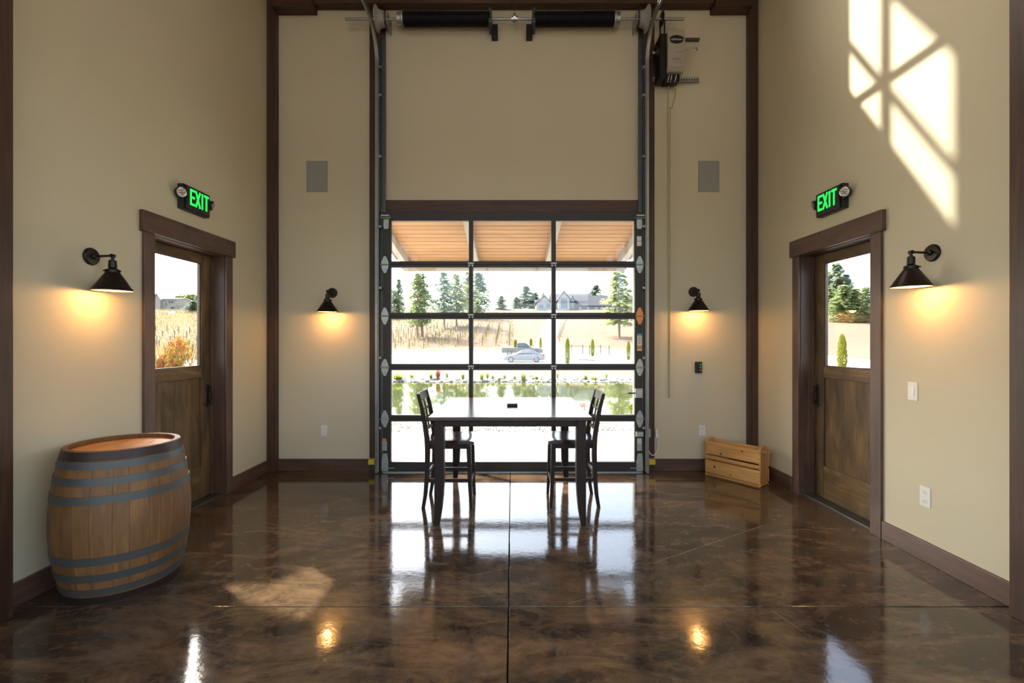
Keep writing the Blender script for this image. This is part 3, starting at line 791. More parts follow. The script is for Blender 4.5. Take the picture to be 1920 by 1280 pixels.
# ------------------------------------------------------------------ table and counter chairs
TX0,TX1,TY0,TY1,TZ = -.678,.648,3.79,5.145,.888
tcx, tcy = (TX0+TX1)/2,(TY0+TY1)/2
tb = tag(empty('dining_table',(tcx,tcy,0)), 'square counter height table of dark stained wood before the overhead door', 'table')
hx, hy = (TX1-TX0)/2,(TY1-TY0)/2
nb = 9
for k in range(nb):
    y0 = -hy+2*hy*k/nb; y1 = -hy+2*hy*(k+1)/nb
    MB().box(-hx,hx,y0+.0002,y1-.0002,TZ-.026,TZ).build('plank', M['table_x'], tb, bevel=.0006)
e = .042; LW = .08
mb = MB().box(-hx+e+.06,hx-e-.06,-hy+e+.012,-hy+e+.034,TZ-.085,TZ-.026).box(-hx+e+.06,hx-e-.06,hy-e-.034,hy-e-.012,TZ-.085,TZ-.026)
mb.box(-hx+e+.012,-hx+e+.034,-hy+e+.06,hy-e-.06,TZ-.085,TZ-.026).box(hx-e-.034,hx-e-.012,-hy+e+.06,hy-e-.06,TZ-.085,TZ-.026)
mb.build('apron', M['black_wood_x'], tb, bevel=.002)
for sx in (-1,1):
    for sy in (-1,1):
        ox, oy = sx*(hx-e), sy*(hy-e)           # outer corner
        secs = []
        for z,wd in ((TZ-.026,LW),(.5,LW),(.36,LW*.985),(.24,LW*.92),(.13,LW*.79),(.05,LW*.64),(.0,LW*.52)):
            secs.append([(ox,oy,z),(ox-sx*wd,oy,z),(ox-sx*wd,oy-sy*wd,z),(ox,oy-sy*wd,z)])
        MB().sweep(None,secs).build('leg', M['black_wood_z'], tb, bevel=.003)
bxo = tag(MB().box(-.05,.05,-.03,.03,0,.024).build('pocket_box', M['black_metal'], None, bevel=.003), 'small black box lying on the table top', 'box')
bxo.location = (.003,4.46,TZ)

def chair():
    """faces +x; origin on the floor under the seat centre"""
    r = empty('counter_chair')
    W = .19                                      # half width in y
    seat = MB()
    nx = 8; top = []; 
    secs = []
    for i in range(nx+1):
        t = i/nx; x = -.2+.435*t; hw_ = W+.012+.018*t
        dip = -.012*math.sin(pi*min(1,max(0,t)))
        lip = -.01*max(0,(t-.85)/.15)**2
        zt = .612+lip
        sec = [(x,-hw_,zt-.03)]+[(x,-hw_*(1-2*j/8),zt+dip*(1-abs(1-2*j/8)**3)) for j in range(9)]+[(x,hw_,zt-.03)]
        secs.append(sec)
    seat.sweep(None,secs).build('seat', M['table_x'], r, smooth=True)
    mb = MB().box(-.185,.19,-W+.004,-W+.022,.53,.585).box(-.185,.19,W-.022,W-.004,.53,.585).box(.172,.19,-W+.02,W-.02,.53,.585).box(-.185,-.167,-W+.02,W-.02,.53,.585)
    mb.build('seat_rail', M['black_wood_x'], r, bevel=.002)
    for sy in (-1,1):
        y = sy*W
        def sec(x,z,w_,d): return [(x-w_/2,y-d/2,z),(x+w_/2,y-d/2,z),(x+w_/2,y+d/2,z),(x-w_/2,y+d/2,z)]
        # front leg tapering
        MB().sweep(None,[sec(.188+.02,0,.026,.026),sec(.186+.01,.2,.034,.032),sec(.184,.585,.042,.036)]).build('leg', M['black_wood_z'], r, bevel=.003)
        pts = [(-.225,0,.03),(-.205,.12,.034),(-.19,.3,.04),(-.185,.5,.046),(-.19,.62,.046),(-.208,.75,.042),(-.236,.9,.036),(-.27,1.028,.03)]
        MB().sweep(None,[sec(x,z,w_,.03) for x,z,w_ in pts]).build('back_leg', M['black_wood_z'], r, bevel=.003)
        MB().box(-.185,.19,y-.009,y+.009,.235,.265).build('stretcher', M['black_wood_x'], r, bevel=.002)
    MB().box(.188,.206,-W,W,.19,.225).build('front_stretcher', M['black_wood_y'], r, bevel=.002)
    MB().box(-.2,-.184,-W,W,.285,.312).build('back_stretcher', M['black_wood_y'], r, bevel=.002)
    def bxz(z): 
        P = [(.62,-.19),(.75,-.208),(.9,-.236),(1.028,-.27)]
        for (za,xa),(zb,xb) in zip(P,P[1:]):
            if za <= z <= zb: return xa+(xb-xa)*(z-za)/(zb-za)
        return -.27
    def rail(z0,z1,th,name,bow=.02):
        secs = []
        for j in range(9):
            y = -W+2*W*j/8; bw = -bow*(1-(2*j/8-1)**2)
            secs.append([(bxz(z0)+bw-th/2,y,z0),(bxz(z0)+bw+th/2,y,z0),(bxz(z1)+bw+th/2,y,z1),(bxz(z1)+bw-th/2,y,z1)])
        MB().sweep(None,secs).build(name, M['black_wood_y'], r, bevel=.002)
    rail(.955,1.028,.02,'top_rail'); rail(.672,.702,.016,'back_rail'); rail(.775,.797,.013,'back_rail'); rail(.862,.884,.013,'back_rail')
    for y in (-.062,.062):
        bw = -.02*(1-(y/W)**2)
        secs = [[(bxz(z)+bw-.006,y-.012,z),(bxz(z)+bw+.006,y-.012,z),(bxz(z)+bw+.006,y+.012,z),(bxz(z)+bw-.006,y+.012,z)] for z in (.69,.75,.83,.9,.965)]
        MB().sweep(None,secs).build('back_slat', M['black_wood_z'], r)
    return r
c1 = chair(); tag(c1,'dark wood counter chair at the table, nearer the barrel side','chair','counter chairs at the table')
c1.location = (-.575,4.42,0)
c2 = copy_tree(c1); tag(c2,'dark wood counter chair at the table, nearer the crate side','chair','counter chairs at the table')
c2.location = (.56,4.445,0); c2.rotation_euler = (0,0,pi)

# ------------------------------------------------------------------ wine barrel
BXc, BYc = -2.437, 2.95
br = tag(empty('wine_barrel',(BXc,BYc,0),.35), 'oak wine barrel with grey steel hoops standing by the wall', 'barrel')
BHt = .872
def rb(z):
    t = (z/BHt-.5)*2
    return .348-.064*abs(t)**1.9
NS = 26
for k in range(NS):
    wv = .78+.44*((k*7919)%13)/13.0
    pass
ws = [.75+.5*((k*37)%11)/10 for k in range(NS)]; tot = sum(ws); acc = 0
for k in range(NS):
    a0 = 2*pi*acc/tot; acc += ws[k]; a1 = 2*pi*acc/tot; g_ = .002
    mb = MB(); secs = []
    for i in range(13):
        z = BHt*i/12; r1 = rb(z); r0 = r1-.024
        sec = []
        for rr,aa in ((r1,a0+g_),(r1,(a0*2+a1)/3),(r1,(a0+2*a1)/3),(r1,a1-g_),(r0,a1-g_),(r0,a0+g_)):
            sec.append((rr*math.cos(aa),rr*math.sin(aa),z))
        secs.append(sec)
    mb.sweep(None,secs).build('stave', M['oak'], br, smooth=True)
hw_ = .262; 
for k in range(7):
    x0 = -hw_+2*hw_*k/7+.0008; x1 = -hw_+2*hw_*(k+1)/7-.0008
    n_ = 6; up = [(x0+(x1-x0)*j/n_, math.sqrt(max(0,.2625**2-(x0+(x1-x0)*j/n_)**2))) for j in range(n_+1)]
    poly = up+[(x,-y) for x,y in reversed(up)]
    cl = []
    for p in poly:
        if not cl or (abs(p[0]-cl[-1][0])+abs(p[1]-cl[-1][1])) > 1e-4: cl.append(p)
    MB().prism(cl,'z',BHt-.05,BHt-.028).build('head_board', M['oak_head'], br)
MB().lathe([(.0,.03),(.262,.03),(.262,.05),(.0,.05)],32).build('bottom_head', M['oak'], br)
for zc_,hh,mt in ((BHt-.028,.05,'hoop_dark'),(BHt-.078,.04,'hoop'),(BHt-.165,.042,'hoop'),(BHt-.265,.046,'hoop'),(.265,.046,'hoop'),(.165,.042,'hoop'),(.078,.04,'hoop'),(.026,.046,'hoop_dark')):
    z0,z1 = zc_-hh/2,zc_+hh/2
    prof = [(rb(z0)+.0006,z0),(rb(z0)+.0035,z0),(rb(z1)+.0035,z1),(rb(z1)+.0006,z1)]
    h = MB().lathe(prof,64,closed_ring=True).build('hoop', M[mt], br, smooth=True)
    if mt == 'hoop_dark': h['label'] = 'dark end hoop'
    mb = MB()
    for q in (0,.07):
        a = 1.2+zc_*3+q; rr = rb(zc_)+.0035; mb.cyl((rr*math.cos(a),rr*math.sin(a),zc_),((rr+.003)*math.cos(a),(rr+.003)*math.sin(a),zc_),.006,n=8)
    mb.build('rivet', M['hoop'], h)

# ------------------------------------------------------------------ pine crate
cr = tag(empty('wooden_crate',(2.187,5.318,0),math.atan2(4.889-5.388,2.556-2.19)), 'slatted pine crate with branded lettering in the room corner', 'crate')
CL, CW, CH = .615,.19,.385
# local: x along the front, y=0 front face, +y towards the wall
def cb(name,x0,x1,y0,y1,z0,z1,ax='x',bev=.003): return MB().box(x0,x1,y0,y1,z0,z1).build(name, M['pine_'+ax], cr, bevel=bev)
t_ = .014
for (y0,y1) in ((0,t_),(CW-t_,CW)):
    cb('slat',0,CL,y0,y1,.24,.378); cb('slat',0,CL,y0,y1,.185,.22); cb('slat',0,CL,y0,y1,.03,.165)
    cb('slat',0,CL,y0,y1,.0,.012)
for x0 in (.0015,CL-.0215):
    poly = [(t_+.001,.004),(CW-t_-.001,.004),(CW-t_-.001,.378)]
    for k in range(9):
        a = pi*k/8; poly.append((CW/2+(CW/2-t_-.002)*math.cos(a), .38+.03*math.sin(a)))
    poly.append((t_+.001,.378))
    MB().prism(poly,'x',x0,x0+.02).build('end_panel', M['pine_z'], cr, bevel=.002)
for y in (.045,.107,.169): cb('floor_slat',.03,CL-.03,y-.026,y+.026,.012,.022)
for x,sg in ((0.0,-1),(CL,1)):
    mb = MB().tube([(x-sg*.01,.04,.365),(x+sg*.035,.05,.358),(x+sg*.05,.07,.355),(x+sg*.05,.12,.355),(x+sg*.035,.14,.358),(x-sg*.01,.15,.365)],.006,8)
    mb.build('rope_handle', M['rope'], cr, smooth=True)
lt = mesh_obj('lettering', text_mesh('TANY TENCA',.05,.0004,1.0), cr); lt.data.materials.append(plain('branded_print',srgb(196,138,74),.7))
lt['label'] = 'faint branded capital letters'
lt.rotation_euler = (pi/2,0,0); lt.location = (.3,-.0006,.312)
mb = MB()
for (x,z,r_) in ((.425,.335,.01),(.19,.262,.011),(.115,.105,.013),(.3,.06,.007)): mb.cyl((x,-.0006,z),(x,.002,z),r_,n=12)
tag(mb.build('knots', plain('wood_knot',srgb(84,44,22),.6), cr),kind='stuff')
mb = MB()
for zz in (.26,.29,.325,.355,.2,.06,.1,.14):
    for x in (.012,CL-.012): mb.cyl((x,-.001,zz),(x,.001,zz),.0035,n=8)
tag(mb.build('nail_heads', M['hoop_dark'], cr),kind='stuff')

# ================================================================== outside
# ------------------------------------------------------------------ porch
pt = structure(empty('patio'))
for (x0,x1) in ((-9,-1.427),(-1.42,1.413),(1.42,9)):
    for (y0,y1) in ((D+TH+.001 if False else 5.56,7.76),):
        MB().box(x0,x1,y0,y1,-.12,0 if True else 0).build('slab', M['patio'], pt, bevel=.004)
porch = tag(empty('porch_roof',(0,D+TH,3.31)), 'sloping porch roof with cedar board soffit beyond the overhead door', 'porch roof')
sl_ = -.186; L_ = 8.0-(D+TH)
npk = 17
for k in range(npk):
    ya = L_*k/npk+.006; yb = L_*(k+1)/npk-.006
    MB().prism([(ya,ya*sl_),(yb,yb*sl_),(yb,yb*sl_+.02),(ya,ya*sl_+.02)],'x',-1.9,1.95).build('plank', M['cedar_x'], porch)
MB().prism([(0.01,.024),(L_+.02,(L_+.02)*sl_+.024),(L_+.02,(L_+.02)*sl_+.09),(.01,.09)],'x',-1.98,2.03).build('roof_deck', M['rooftop'], porch)
for x in (-1.79,-.6,.605,1.83):
    MB().prism([(.005,-.005),(L_-.03,(L_-.03)*sl_-.005),(L_-.03,(L_-.03)*sl_-.125),(.005,-.16)],'x',x-.045,x+.045).build('rafter', M['rafter'], porch)
MB().box(-1.9,1.95,L_-.01,L_+.03,L_*sl_-.15,L_*sl_+.05).build('fascia', M['fascia'], porch)
MB().prism([(L_+.03,L_*sl_-.165),(L_+.12,L_*sl_-.165),(L_+.15,L_*sl_-.02),(L_+.03,L_*sl_-.02)],'x',-1.86,1.93).build('gutter', M['fascia'], porch)

# ------------------------------------------------------------------ terrain
PROF = [(-120,-.05),(7.2,-.05),(8.0,-.06),(9.5,-.2),(14.2,-.8),(15.4,-.93),(28,-1.0),(29.6,-.84),(34,-.84),(45,-1.0),(56,-1.0),(65,-.56),(80,-.1),(88,.35),(120,4.9),(160,10.4),(200,15.6),(214,16.5),(240,16.0),(420,10.0)]
PY = [p[0] for p in PROF]; PZ = [p[1] for p in PROF]
def smooth(a,b,t):
    t = max(0,min(1,(t-a)/(b-a))); return t*t*(3-2*t)
WATER = -.95
def hill(x, y):
    z = float(np.interp(y, PY, PZ))
    edge = .5*math.sin(x*.9)+.35*math.sin(x*2.3+1)
    b = smooth(15.0+edge*.5,16.2+edge*.5,y)*(1-smooth(27.0+edge*.4,28.2+edge*.4,y))*(1-smooth(13,15,abs(x)))
    z = z*(1-b)+(-1.7)*b
    if y > 60: z += (mnoise.noise((x*.02,y*.02,0))*1.2)*smooth(80,140,y)
    return z
xs = sorted(set([-330,-260,-200,-160,-130,-105,-85,-70,-58,-48,-40,-34,-29,-25,-22,-19,-17]+[v*.5 for v in range(-32,33)]+[17,19,22,25,29,34,40,48,58,70,85,105,130,160,200,260,330]))
ys = sorted(set([-120,-60,-30,-10,0,5,7.2,7.6,8,8.6,9.5,11,12.5]+[13.4+.4*k for k in range(44)]+[32,33,34,36,39,42,45,49,53,57,61,65,69,73,77,80,84,88,93,99,106,114,123,133,144,156,169,183,195,205,214,225,240,280,420]))
V = [(x,y,hill(x,y)) for y in ys for x in xs]; nx = len(xs)
Fc = []
for j in range(len(ys)-1):
    for i in range(nx-1):
        if -3.02 < xs[i] < 3.0 and xs[i+1] < 3.1 and ys[j] < 5.5 and ys[j] > -5 and False: continue
        Fc.append((j*nx+i,j*nx+i+1,(j+1)*nx+i+1,(j+1)*nx+i))
mb = MB(); mb.v = V; mb.f = Fc
structure(mb.build('ground', M['ground'], smooth=True))
pond = tag(MB().add([(-15,14.3,WATER),(15,14.3,WATER),(15,28.8,WATER),(-15,28.8,WATER)],[(0,1,2,3)]).build('pond', M['water']), kind='structure')

def strip(name, left, right, m, nseg=30, off=.05, cross=6):
    """conforming ground strip between two polylines (lists of (x,y))"""
    def samp(pl,t):
        f = t*(len(pl)-1); i = min(int(f),len(pl)-2); u = f-i
        return pl[i][0]*(1-u)+pl[i+1][0]*u, pl[i][1]*(1-u)+pl[i+1][1]*u
    mb = MB(); vs_=[]; fs_=[]
    for i in range(nseg+1):
        a = samp(left,i/nseg); b = samp(right,i/nseg)
        for j in range(cross+1):
            x = a[0]+(b[0]-a[0])*j/cross; y = a[1]+(b[1]-a[1])*j/cross
            vs_.append((x,y,hill(x,y)+off))
    for i in range(nseg):
        for j in range(cross): k = i*(cross+1)+j; fs_.append((k,k+1,k+cross+2,k+cross+1))
    mb.add(vs_,fs_); o = mb.build(name,m,smooth=True); return structure(o)
strip('parking_lot',[(-60,44),(-20,43),(0,42),(20,42),(45,44)],[(-60,60),(-20,70),(0,82),(12,86),(45,66)],M['gravel'],40,.06,14)
strip('driveway',[(3.2,80),(5.4,100),(8.0,120),(11.5,150),(14,185)],[(9.5,80),(9.6,100),(12.2,120),(15.2,150),(18,185)],M['gravel'],40,.12,6)
strip('gravel_bed',[(-9,7.77),(9,7.77)],[(-9,10.6),(9,10.6)],M['gravel'],60,.03,8)
# loose stones in the gravel bed
mb = MB()
for k in range(2600):
    x = random.uniform(-3.2,3.2); y = random.uniform(7.8,10.6); s_ = random.uniform(.012,.034); z = hill(x,y)+.035
    a = random.random()*6; ca,sa = math.cos(a)*s_,math.sin(a)*s_
    mb.add([(x+ca,y+sa,z),(x-sa,y+ca,z),(x-ca,y-sa,z),(x+sa,y-ca,z),(x,y,z+s_*.9)],[(0,1,4),(1,2,4),(2,3,4),(3,0,4)])
tag(mb.build('gravel', M['rock'], recalc=False), 'loose pale gravel beyond the patio slab', 'gravel', kind='stuff')

def on_ground(px, py, y0=20.0):
    y = y0
    while y < 214:
        x = (px-960)/F*y
        if 640-F*(hill(x,y)-1.5)/y <= py: break
        y += .25
    return (px-960)/F*y, y

# ------------------------------------------------------------------ plants
def conifer_mesh(name, seed, n_tier=26, per=9, slim=1.0, ragged=.35, bare=.14):
    """unit tree: height 1, radius ~.5*slim (scaled later); needles as small drooping blades"""
    rs = np.random.RandomState(seed); v=[]; f=[]
    for k in range(n_tier):
        t = bare+(1-bare)*(k+rs.rand()*.6)/n_tier
        R = .5*slim*((1-t)/(1-bare))**.62*(1-.35*max(0,(.3-(t-bare))/.3))+.012
        for b in range(per):
            ph = rs.rand()*2*pi; L = R*(1-ragged*rs.rand()); dz = -(.10+.25*rs.rand())*L*.6
            m = max(3,int(4+L*16))
            for q in range(m):
                s = (q+.6)/m; c0 = np.array([math.cos(ph)*L*s, math.sin(ph)*L*s, t+dz*s*s+.02*rs.randn()*.5])
                for e_ in range(2):
                    d = np.array([math.cos(ph+rs.randn()*.7),math.sin(ph+rs.randn()*.7),-.5*rs.rand()+.05])*(.035+.04*rs.rand())
                    wv = np.array([-d[1],d[0],rs.randn()*.012])*.55
                    c = c0+rs.randn(3)*.008
                    i = len(v); v += [tuple(c-wv),tuple(c+wv),tuple(c+d)]; f.append((i,i+1,i+2))
    me = bpy.data.meshes.new(name); me.from_pydata(v,[],f); return me
def blob_mesh(name, seed, n=1400, size=.07, squash=1.0, lobes=14):
    rs = np.random.RandomState(seed); v=[]; f=[]
    cl = [(np.array([0,0,.0]),.75)]+[(rs.randn(3)*np.array([.36,.36,.3*squash]),.25+.25*rs.rand()) for _ in range(lobes)]
    for k in range(n):
        c,r = cl[rs.randint(len(cl))]; d = rs.randn(3); d /= np.linalg.norm(d)
        p = (c+d*r*(.65+.35*rs.rand()))*.62; p[2] *= squash
        a = rs.randn(3); a /= np.linalg.norm(a); b = np.cross(a,d); b /= np.linalg.norm(b)+1e-6
        s_ = size*(.6+.8*rs.rand()); i = len(v)
        v += [tuple(p-b*s_*.5),tuple(p+a*s_*.7),tuple(p+b*s_*.5),tuple(p-a*s_*.7)]; f.append((i,i+1,i+2,i+3))
    me = bpy.data.meshes.new(name); me.from_pydata(v,[],f); return me
def tuft_mesh(name, seed, n=60):
    rs = np.random.RandomState(seed); v=[]; f=[]
    for k in range(n):
        ph = rs.rand()*2*pi; ln = .6+.4*rs.rand(); out = .1+.38*rs.rand(); w_ = .03+.03*rs.rand()
        p0 = np.array([math.cos(ph)*.12*rs.rand(),math.sin(ph)*.12*rs.rand(),0]); p2 = p0+np.array([math.cos(ph)*out,math.sin(ph)*out,ln]); p1 = (p0+p2)/2+np.array([0,0,.08])
        sd = np.array([-math.sin(ph),math.cos(ph),0])*w_
        i = len(v); v += [tuple(p0-sd*.5),tuple(p0+sd*.5),tuple(p1+sd),tuple(p1-sd),tuple(p2)]; f += [(i,i+1,i+2,i+3),(i+3,i+2,i+4)]
    me = bpy.data.meshes.new(name); me.from_pydata(v,[],f); return me
def column_mesh(name, seed, n=900):
    rs = np.random.RandomState(seed); v=[]; f=[]
    for k in range(n):
        t = rs.rand(); R = .5*(math.sin(pi*min(1,t*.86+.12))**.55)*(.75+.35*rs.rand()); ph = rs.rand()*2*pi
        c = np.array([math.cos(ph)*R,math.sin(ph)*R,t]); d = np.array([math.cos(ph)*.08,math.sin(ph)*.08,.05+.03*rs.rand()]); wv = np.array([-math.sin(ph),math.cos(ph),rs.randn()*.1])*.09
        i = len(v); v += [tuple(c-wv),tuple(c+wv),tuple(c+d)]; f.append((i,i+1,i+2))
    me = bpy.data.meshes.new(name); me.from_pydata(v,[],f); return me
CON = [conifer_mesh('conifer_crown',s,20,8,1.0,.5,b) for s,b in ((1,.2),(2,.24),(3,.2))]+[conifer_mesh('conifer_crown',4,26,12,1.0,.3,.03),conifer_mesh('conifer_crown',5,24,12,1.0,.3,.06)]
def trunk_mesh(r0,r1,h,name='trunk'):
    mb = MB().tube([(0,0,-.02*h),(r0*.3,0,h*.35),(0,r0*.3,h*.7),(0,0,h)],[r0,r0*.8,(r0+r1)/2*.7,r1],8)
    me = bpy.data.meshes.new(name); me.from_pydata([tuple(p) for p in mb.v],[],mb.f); return me
TRUNK = trunk_mesh(.018,.003,.97)
def with_mat(me, m):
    c = me.copy(); c.materials.clear(); c.materials.append(m); return c
CONM = {}
def conifer(px, pyb, pyt, wpx, kind, mat, label, y=None, group='conifers on the hillside'):
    if y is None: x,y = on_ground(px,pyb)
    else: x = (px-960)/F*y
    zb = hill(x,y); zt = 1.5+(640-pyt)/F*y; h = zt-zb; wd = wpx/F*y
    key = (kind,mat)
    if key not in CONM: CONM[key] = with_mat(CON[kind],M[mat])
    r = tag(empty('conifer_tree',(x,y,zb),random.uniform(0,6)),label,'tree',group)
    o = mesh_obj('crown',CONM[key],r); o.scale = (wd*1.8,wd*1.8,h)
    t = mesh_obj('trunk',TRUNKM,r); t.scale = (h,h,h)
    return r
TRUNKM = with_mat(TRUNK,M['bark'])
for a in (
 (783,634,509,44,0,'needle_green','tall twin-trunk conifer, its taller front stem, left pane column of the overhead door'),
 (791,631,512,42,1,'needle_blue','tall conifer stem close behind the twin-trunk conifer'),
 (748,596,522,22,3,'needle_blue','slim pointed conifer at the left edge of the overhead door view'),
 (739,598,543,34,2,'needle_green','low broad conifer in front of the slim pointed one'),
 (833,615,509,44,1,'needle_blue','conifer with a single bare trunk right of the twin-trunk conifer'),
 (856,612,513,46,2,'needle_green','conifer with a short bare trunk just left of the first door mullion'),
 (879,598,507,42,0,'needle_green','tall conifer hidden half behind the first door mullion'),
 (897,588,510,40,4,'needle_blue','tall conifer just right of the first door mullion'),
 (940,580,554,21,3,'needle_blue','small lone cone-shaped conifer on the bare ridge'),
 (968,581,556,18,3,'needle_blue','small conifer at the left end of the ridge clump',206),
 (986,581,536,32,4,'needle_blue','tallest conifer of the ridge clump left of the white house',209),
 (1003,580,548,26,3,'needle_blue','broad conifer of the ridge clump nearest the white house',212),
 (1019,579,548,14,2,'needle_blue','thin conifer just above the small gable of the white house',214),
 (1161,633,503,64,2,'needle_green','large full spruce on the dry slope in front of the white house'),
 (1552,591,509,32,4,'needle_blue','dark conifer at the edge of the right door window'),
 (1568,592,493,44,4,'needle_blue','tallest dark conifer seen through the right door'),
 (1586,592,513,34,3,'needle_blue','dark conifer on the downhill side of the tallest one'),
 (1558,602,540,36,1,'needle_green','pale green tree below the dark conifers, first in its row'),
 (1582,604,534,42,4,'needle_green','pale green tree below the dark conifers, second in its row'),
 (1604,604,540,38,3,'needle_green','pale green tree below the dark conifers, third in its row'),
 (1624,603,538,34,4,'needle_green','pale green tree below the dark conifers, last in its row'),
 (372,580,544,14,3,'needle_blue','blue-green conifer at the edge of the left door window'),
 (363,586,564,24,3,'needle_blue','small dark conifer in front of the pale farm roofs'),
): conifer(*a)
conifer(1117,560,534,30,4,'needle_blue','rounded conifer rising behind the roof of the white house',y=213)

def blob_tree(px,pyb,pyt,wpx,mat,label,seed,y=None):
    if y is None: x,y = on_ground(px,pyb)
    else: x = (px-960)/F*y
    zb = hill(x,y); zt = 1.5+(640-pyt)/F*y; h = zt-zb; wd = wpx/F*y
    r = tag(empty('broadleaf_tree',(x,y,zb)),label,'tree')
    o = mesh_obj('crown',with_mat(blob_mesh('crown',seed,1500,.1),M[mat]),r); o.scale = (wd*.95,wd*.95,h*.8); o.location = (0,0,h*.58)
    t = mesh_obj('trunk',TRUNKM,r); t.scale = (h*.7,h*.7,h*.55)
blob_tree(350,580,547,44,'leaf_green','rounded broadleaf tree behind the pale farm house',31,y=214)
COLM = with_mat(column_mesh('column_foliage',11),M['leaf_lime'])
for (px,pyb,pyt,wpx,lab) in (
 (1064,683,636,9,'tallest columnar cypress, just right of the second door mullion'),
 (1111,668,637,7,'slim columnar cypress by the gate fence'),
 (1178.5,675,641,7,'slim columnar cypress at the right edge of the overhead door'),
 (966.5,652,637,6,'small columnar cypress behind the pickup bed'),
 (995.5,648,635,5,'small columnar cypress above the pickup bonnet'),
 (1013.5,654,633,5,'small columnar cypress above the sedan boot'),
 (1579,690,629,15,'bright columnar cypress seen through the right door')):
    if pyb == 690: y = 34.0; x = (px-960)/F*y
    elif pyb == 683: y = 52; x = (px-960)/F*y
    else: x,y = on_ground(px,pyb)
    zb = hill(x,y); h = 1.5+(640-pyt)/F*y-zb
    r = tag(empty('columnar_cypress',(x,y,zb)),lab,'tree','young columnar cypresses')
    o = mesh_obj('foliage',COLM,r); o.scale = (wpx/F*y,wpx/F*y,h)
    t = mesh_obj('trunk',TRUNKM,r); t.scale = (h,h,h*.5)

# bank planting: tufts on the far shore
TU = [tuft_mesh('tuft_blades',s) for s in (21,22,23)]
TUM = {}
bank = [(745,30,16,'leaf_lime','wide green'),(772,12,9,'leaf_lime','small green'),(808,9,13,'leaf_lime','upright green'),(821,14,26,'leaf_red','tall russet'),(838,7,13,'leaf_lime','upright green'),
 (868,10,14,'leaf_lime','yellow'),(903,12,18,'leaf_lime','tall yellow'),(914,9,12,'leaf_lime','green'),(924,9,11,'leaf_lime','low green'),(936,9,10,'leaf_lime','low green'),(946,10,9,'leaf_lime','low yellow'),(965,7,11,'leaf_lime','upright green'),
 (981.5,17,17,'leaf_lime','bushy yellow'),(996,8,8,'leaf_lime','small green'),(1006,12,9,'leaf_lime','low yellow'),(1015,7,8,'leaf_lime','small green'),(1045,7,12,'leaf_lime','upright green'),(1098,12,12,'leaf_lime','yellow'),(1114,20,11,'leaf_lime','wide green'),(1137,6,10,'leaf_lime','small green')]
ORD = ['first','second','third','fourth','fifth','sixth','seventh','eighth','ninth','tenth','eleventh','twelfth','thirteenth','fourteenth','fifteenth','sixteenth','seventeenth','eighteenth','nineteenth','twentieth']
for i,(px,wpx,hpx,mt,ds) in enumerate(bank):
    y = 28.6+.5*((i*5)%3); x = (px-960)/F*y; k = (i%3,mt)
    if k not in TUM: TUM[k] = with_mat(TU[i%3],M[mt])
    o = mesh_obj('bank_tuft',TUM[k]); o.location = (x,y,hill(x,y)-.02); o.scale = (wpx/F*y,wpx/F*y,hpx/F*y*1.05)
    tag(o,'%s tuft on the far pond bank, %s from the left' % (ds,ORD[i]),'plant','tufts along the far pond bank')
def rock_mesh(seed):
    bm = bmesh.new(); bmesh.ops.create_icosphere(bm,subdivisions=1,radius=.5); rs = random.Random(seed)
    for vv in bm.verts: vv.co = vv.co*(.75+.4*rs.random()); vv.co.z *= .7
    me = bpy.data.meshes.new('rock'); bm.to_mesh(me); bm.free(); me.materials.append(M['rock']); return me
RK = [rock_mesh(s) for s in range(5)]
for k in range(120):
    x = -9+18*k/119+random.uniform(-.08,.08); y = random.uniform(28.05,29.6); s_ = random.uniform(.16,.44)
    o = mesh_obj('bank_rock',RK[k%5]); o.location = (x,y,hill(x,y)+s_*.12); o.scale = (s_*1.3,s_,s_*.8); o.rotation_euler = (0,0,random.uniform(0,6))
    tag(o,'pale rounded rock lining the far pond bank','rock','rocks along the far pond bank')
for (px,py,s_,lab) in ((1095,676,1.1,'flat grey boulder on the lot edge right of the tallest cypress'),(1108,677,.7,'smaller grey boulder beside the flat boulder on the lot edge')):
    x,y = on_ground(px,py); o = mesh_obj('boulder',RK[1]); o.location = (x,y,hill(x,y)+.1); o.scale = (s_*1.6,s_,s_*.6); tag(o,lab,'rock')

def shrub(loc,wd,h,mat,label,seed,n=1500,size=.07):
    r = tag(empty('leafy_shrub',loc),label,'shrub')
    o = mesh_obj('foliage',with_mat(blob_mesh('foliage',seed,n,size),M[mat]),r); o.scale = (wd*.62,wd*.62,h*.6); o.location = (0,0,h*.55)
    mb = MB()
    for k in range(7):
        a = k*.9; mb.tube([(0,0,-.02),(.1*wd*math.cos(a),.1*wd*math.sin(a),h*.35),(.28*wd*math.cos(a),.28*wd*math.sin(a),h*.8)],[.012,.009,.004],5)
    mb.build('stems',M['bark'],r); return r
shrub((-5.8,8.1,hill(-5.8,8.1)),1.3,1.95,'leaf_mixed','red and green leafy shrub outside the left door',41,2600,.055)
shrub((2.2,15.0,hill(2.2,15.0)),.85,.55,'leaf_tan','pinkish tan dry bush on the near pond edge',42,900,.07)
shrub((3.75,14.6,hill(3.75,14.6)),.6,.5,'leaf_lime','green marginal plant at the near pond edge by the latch',43,700,.08)

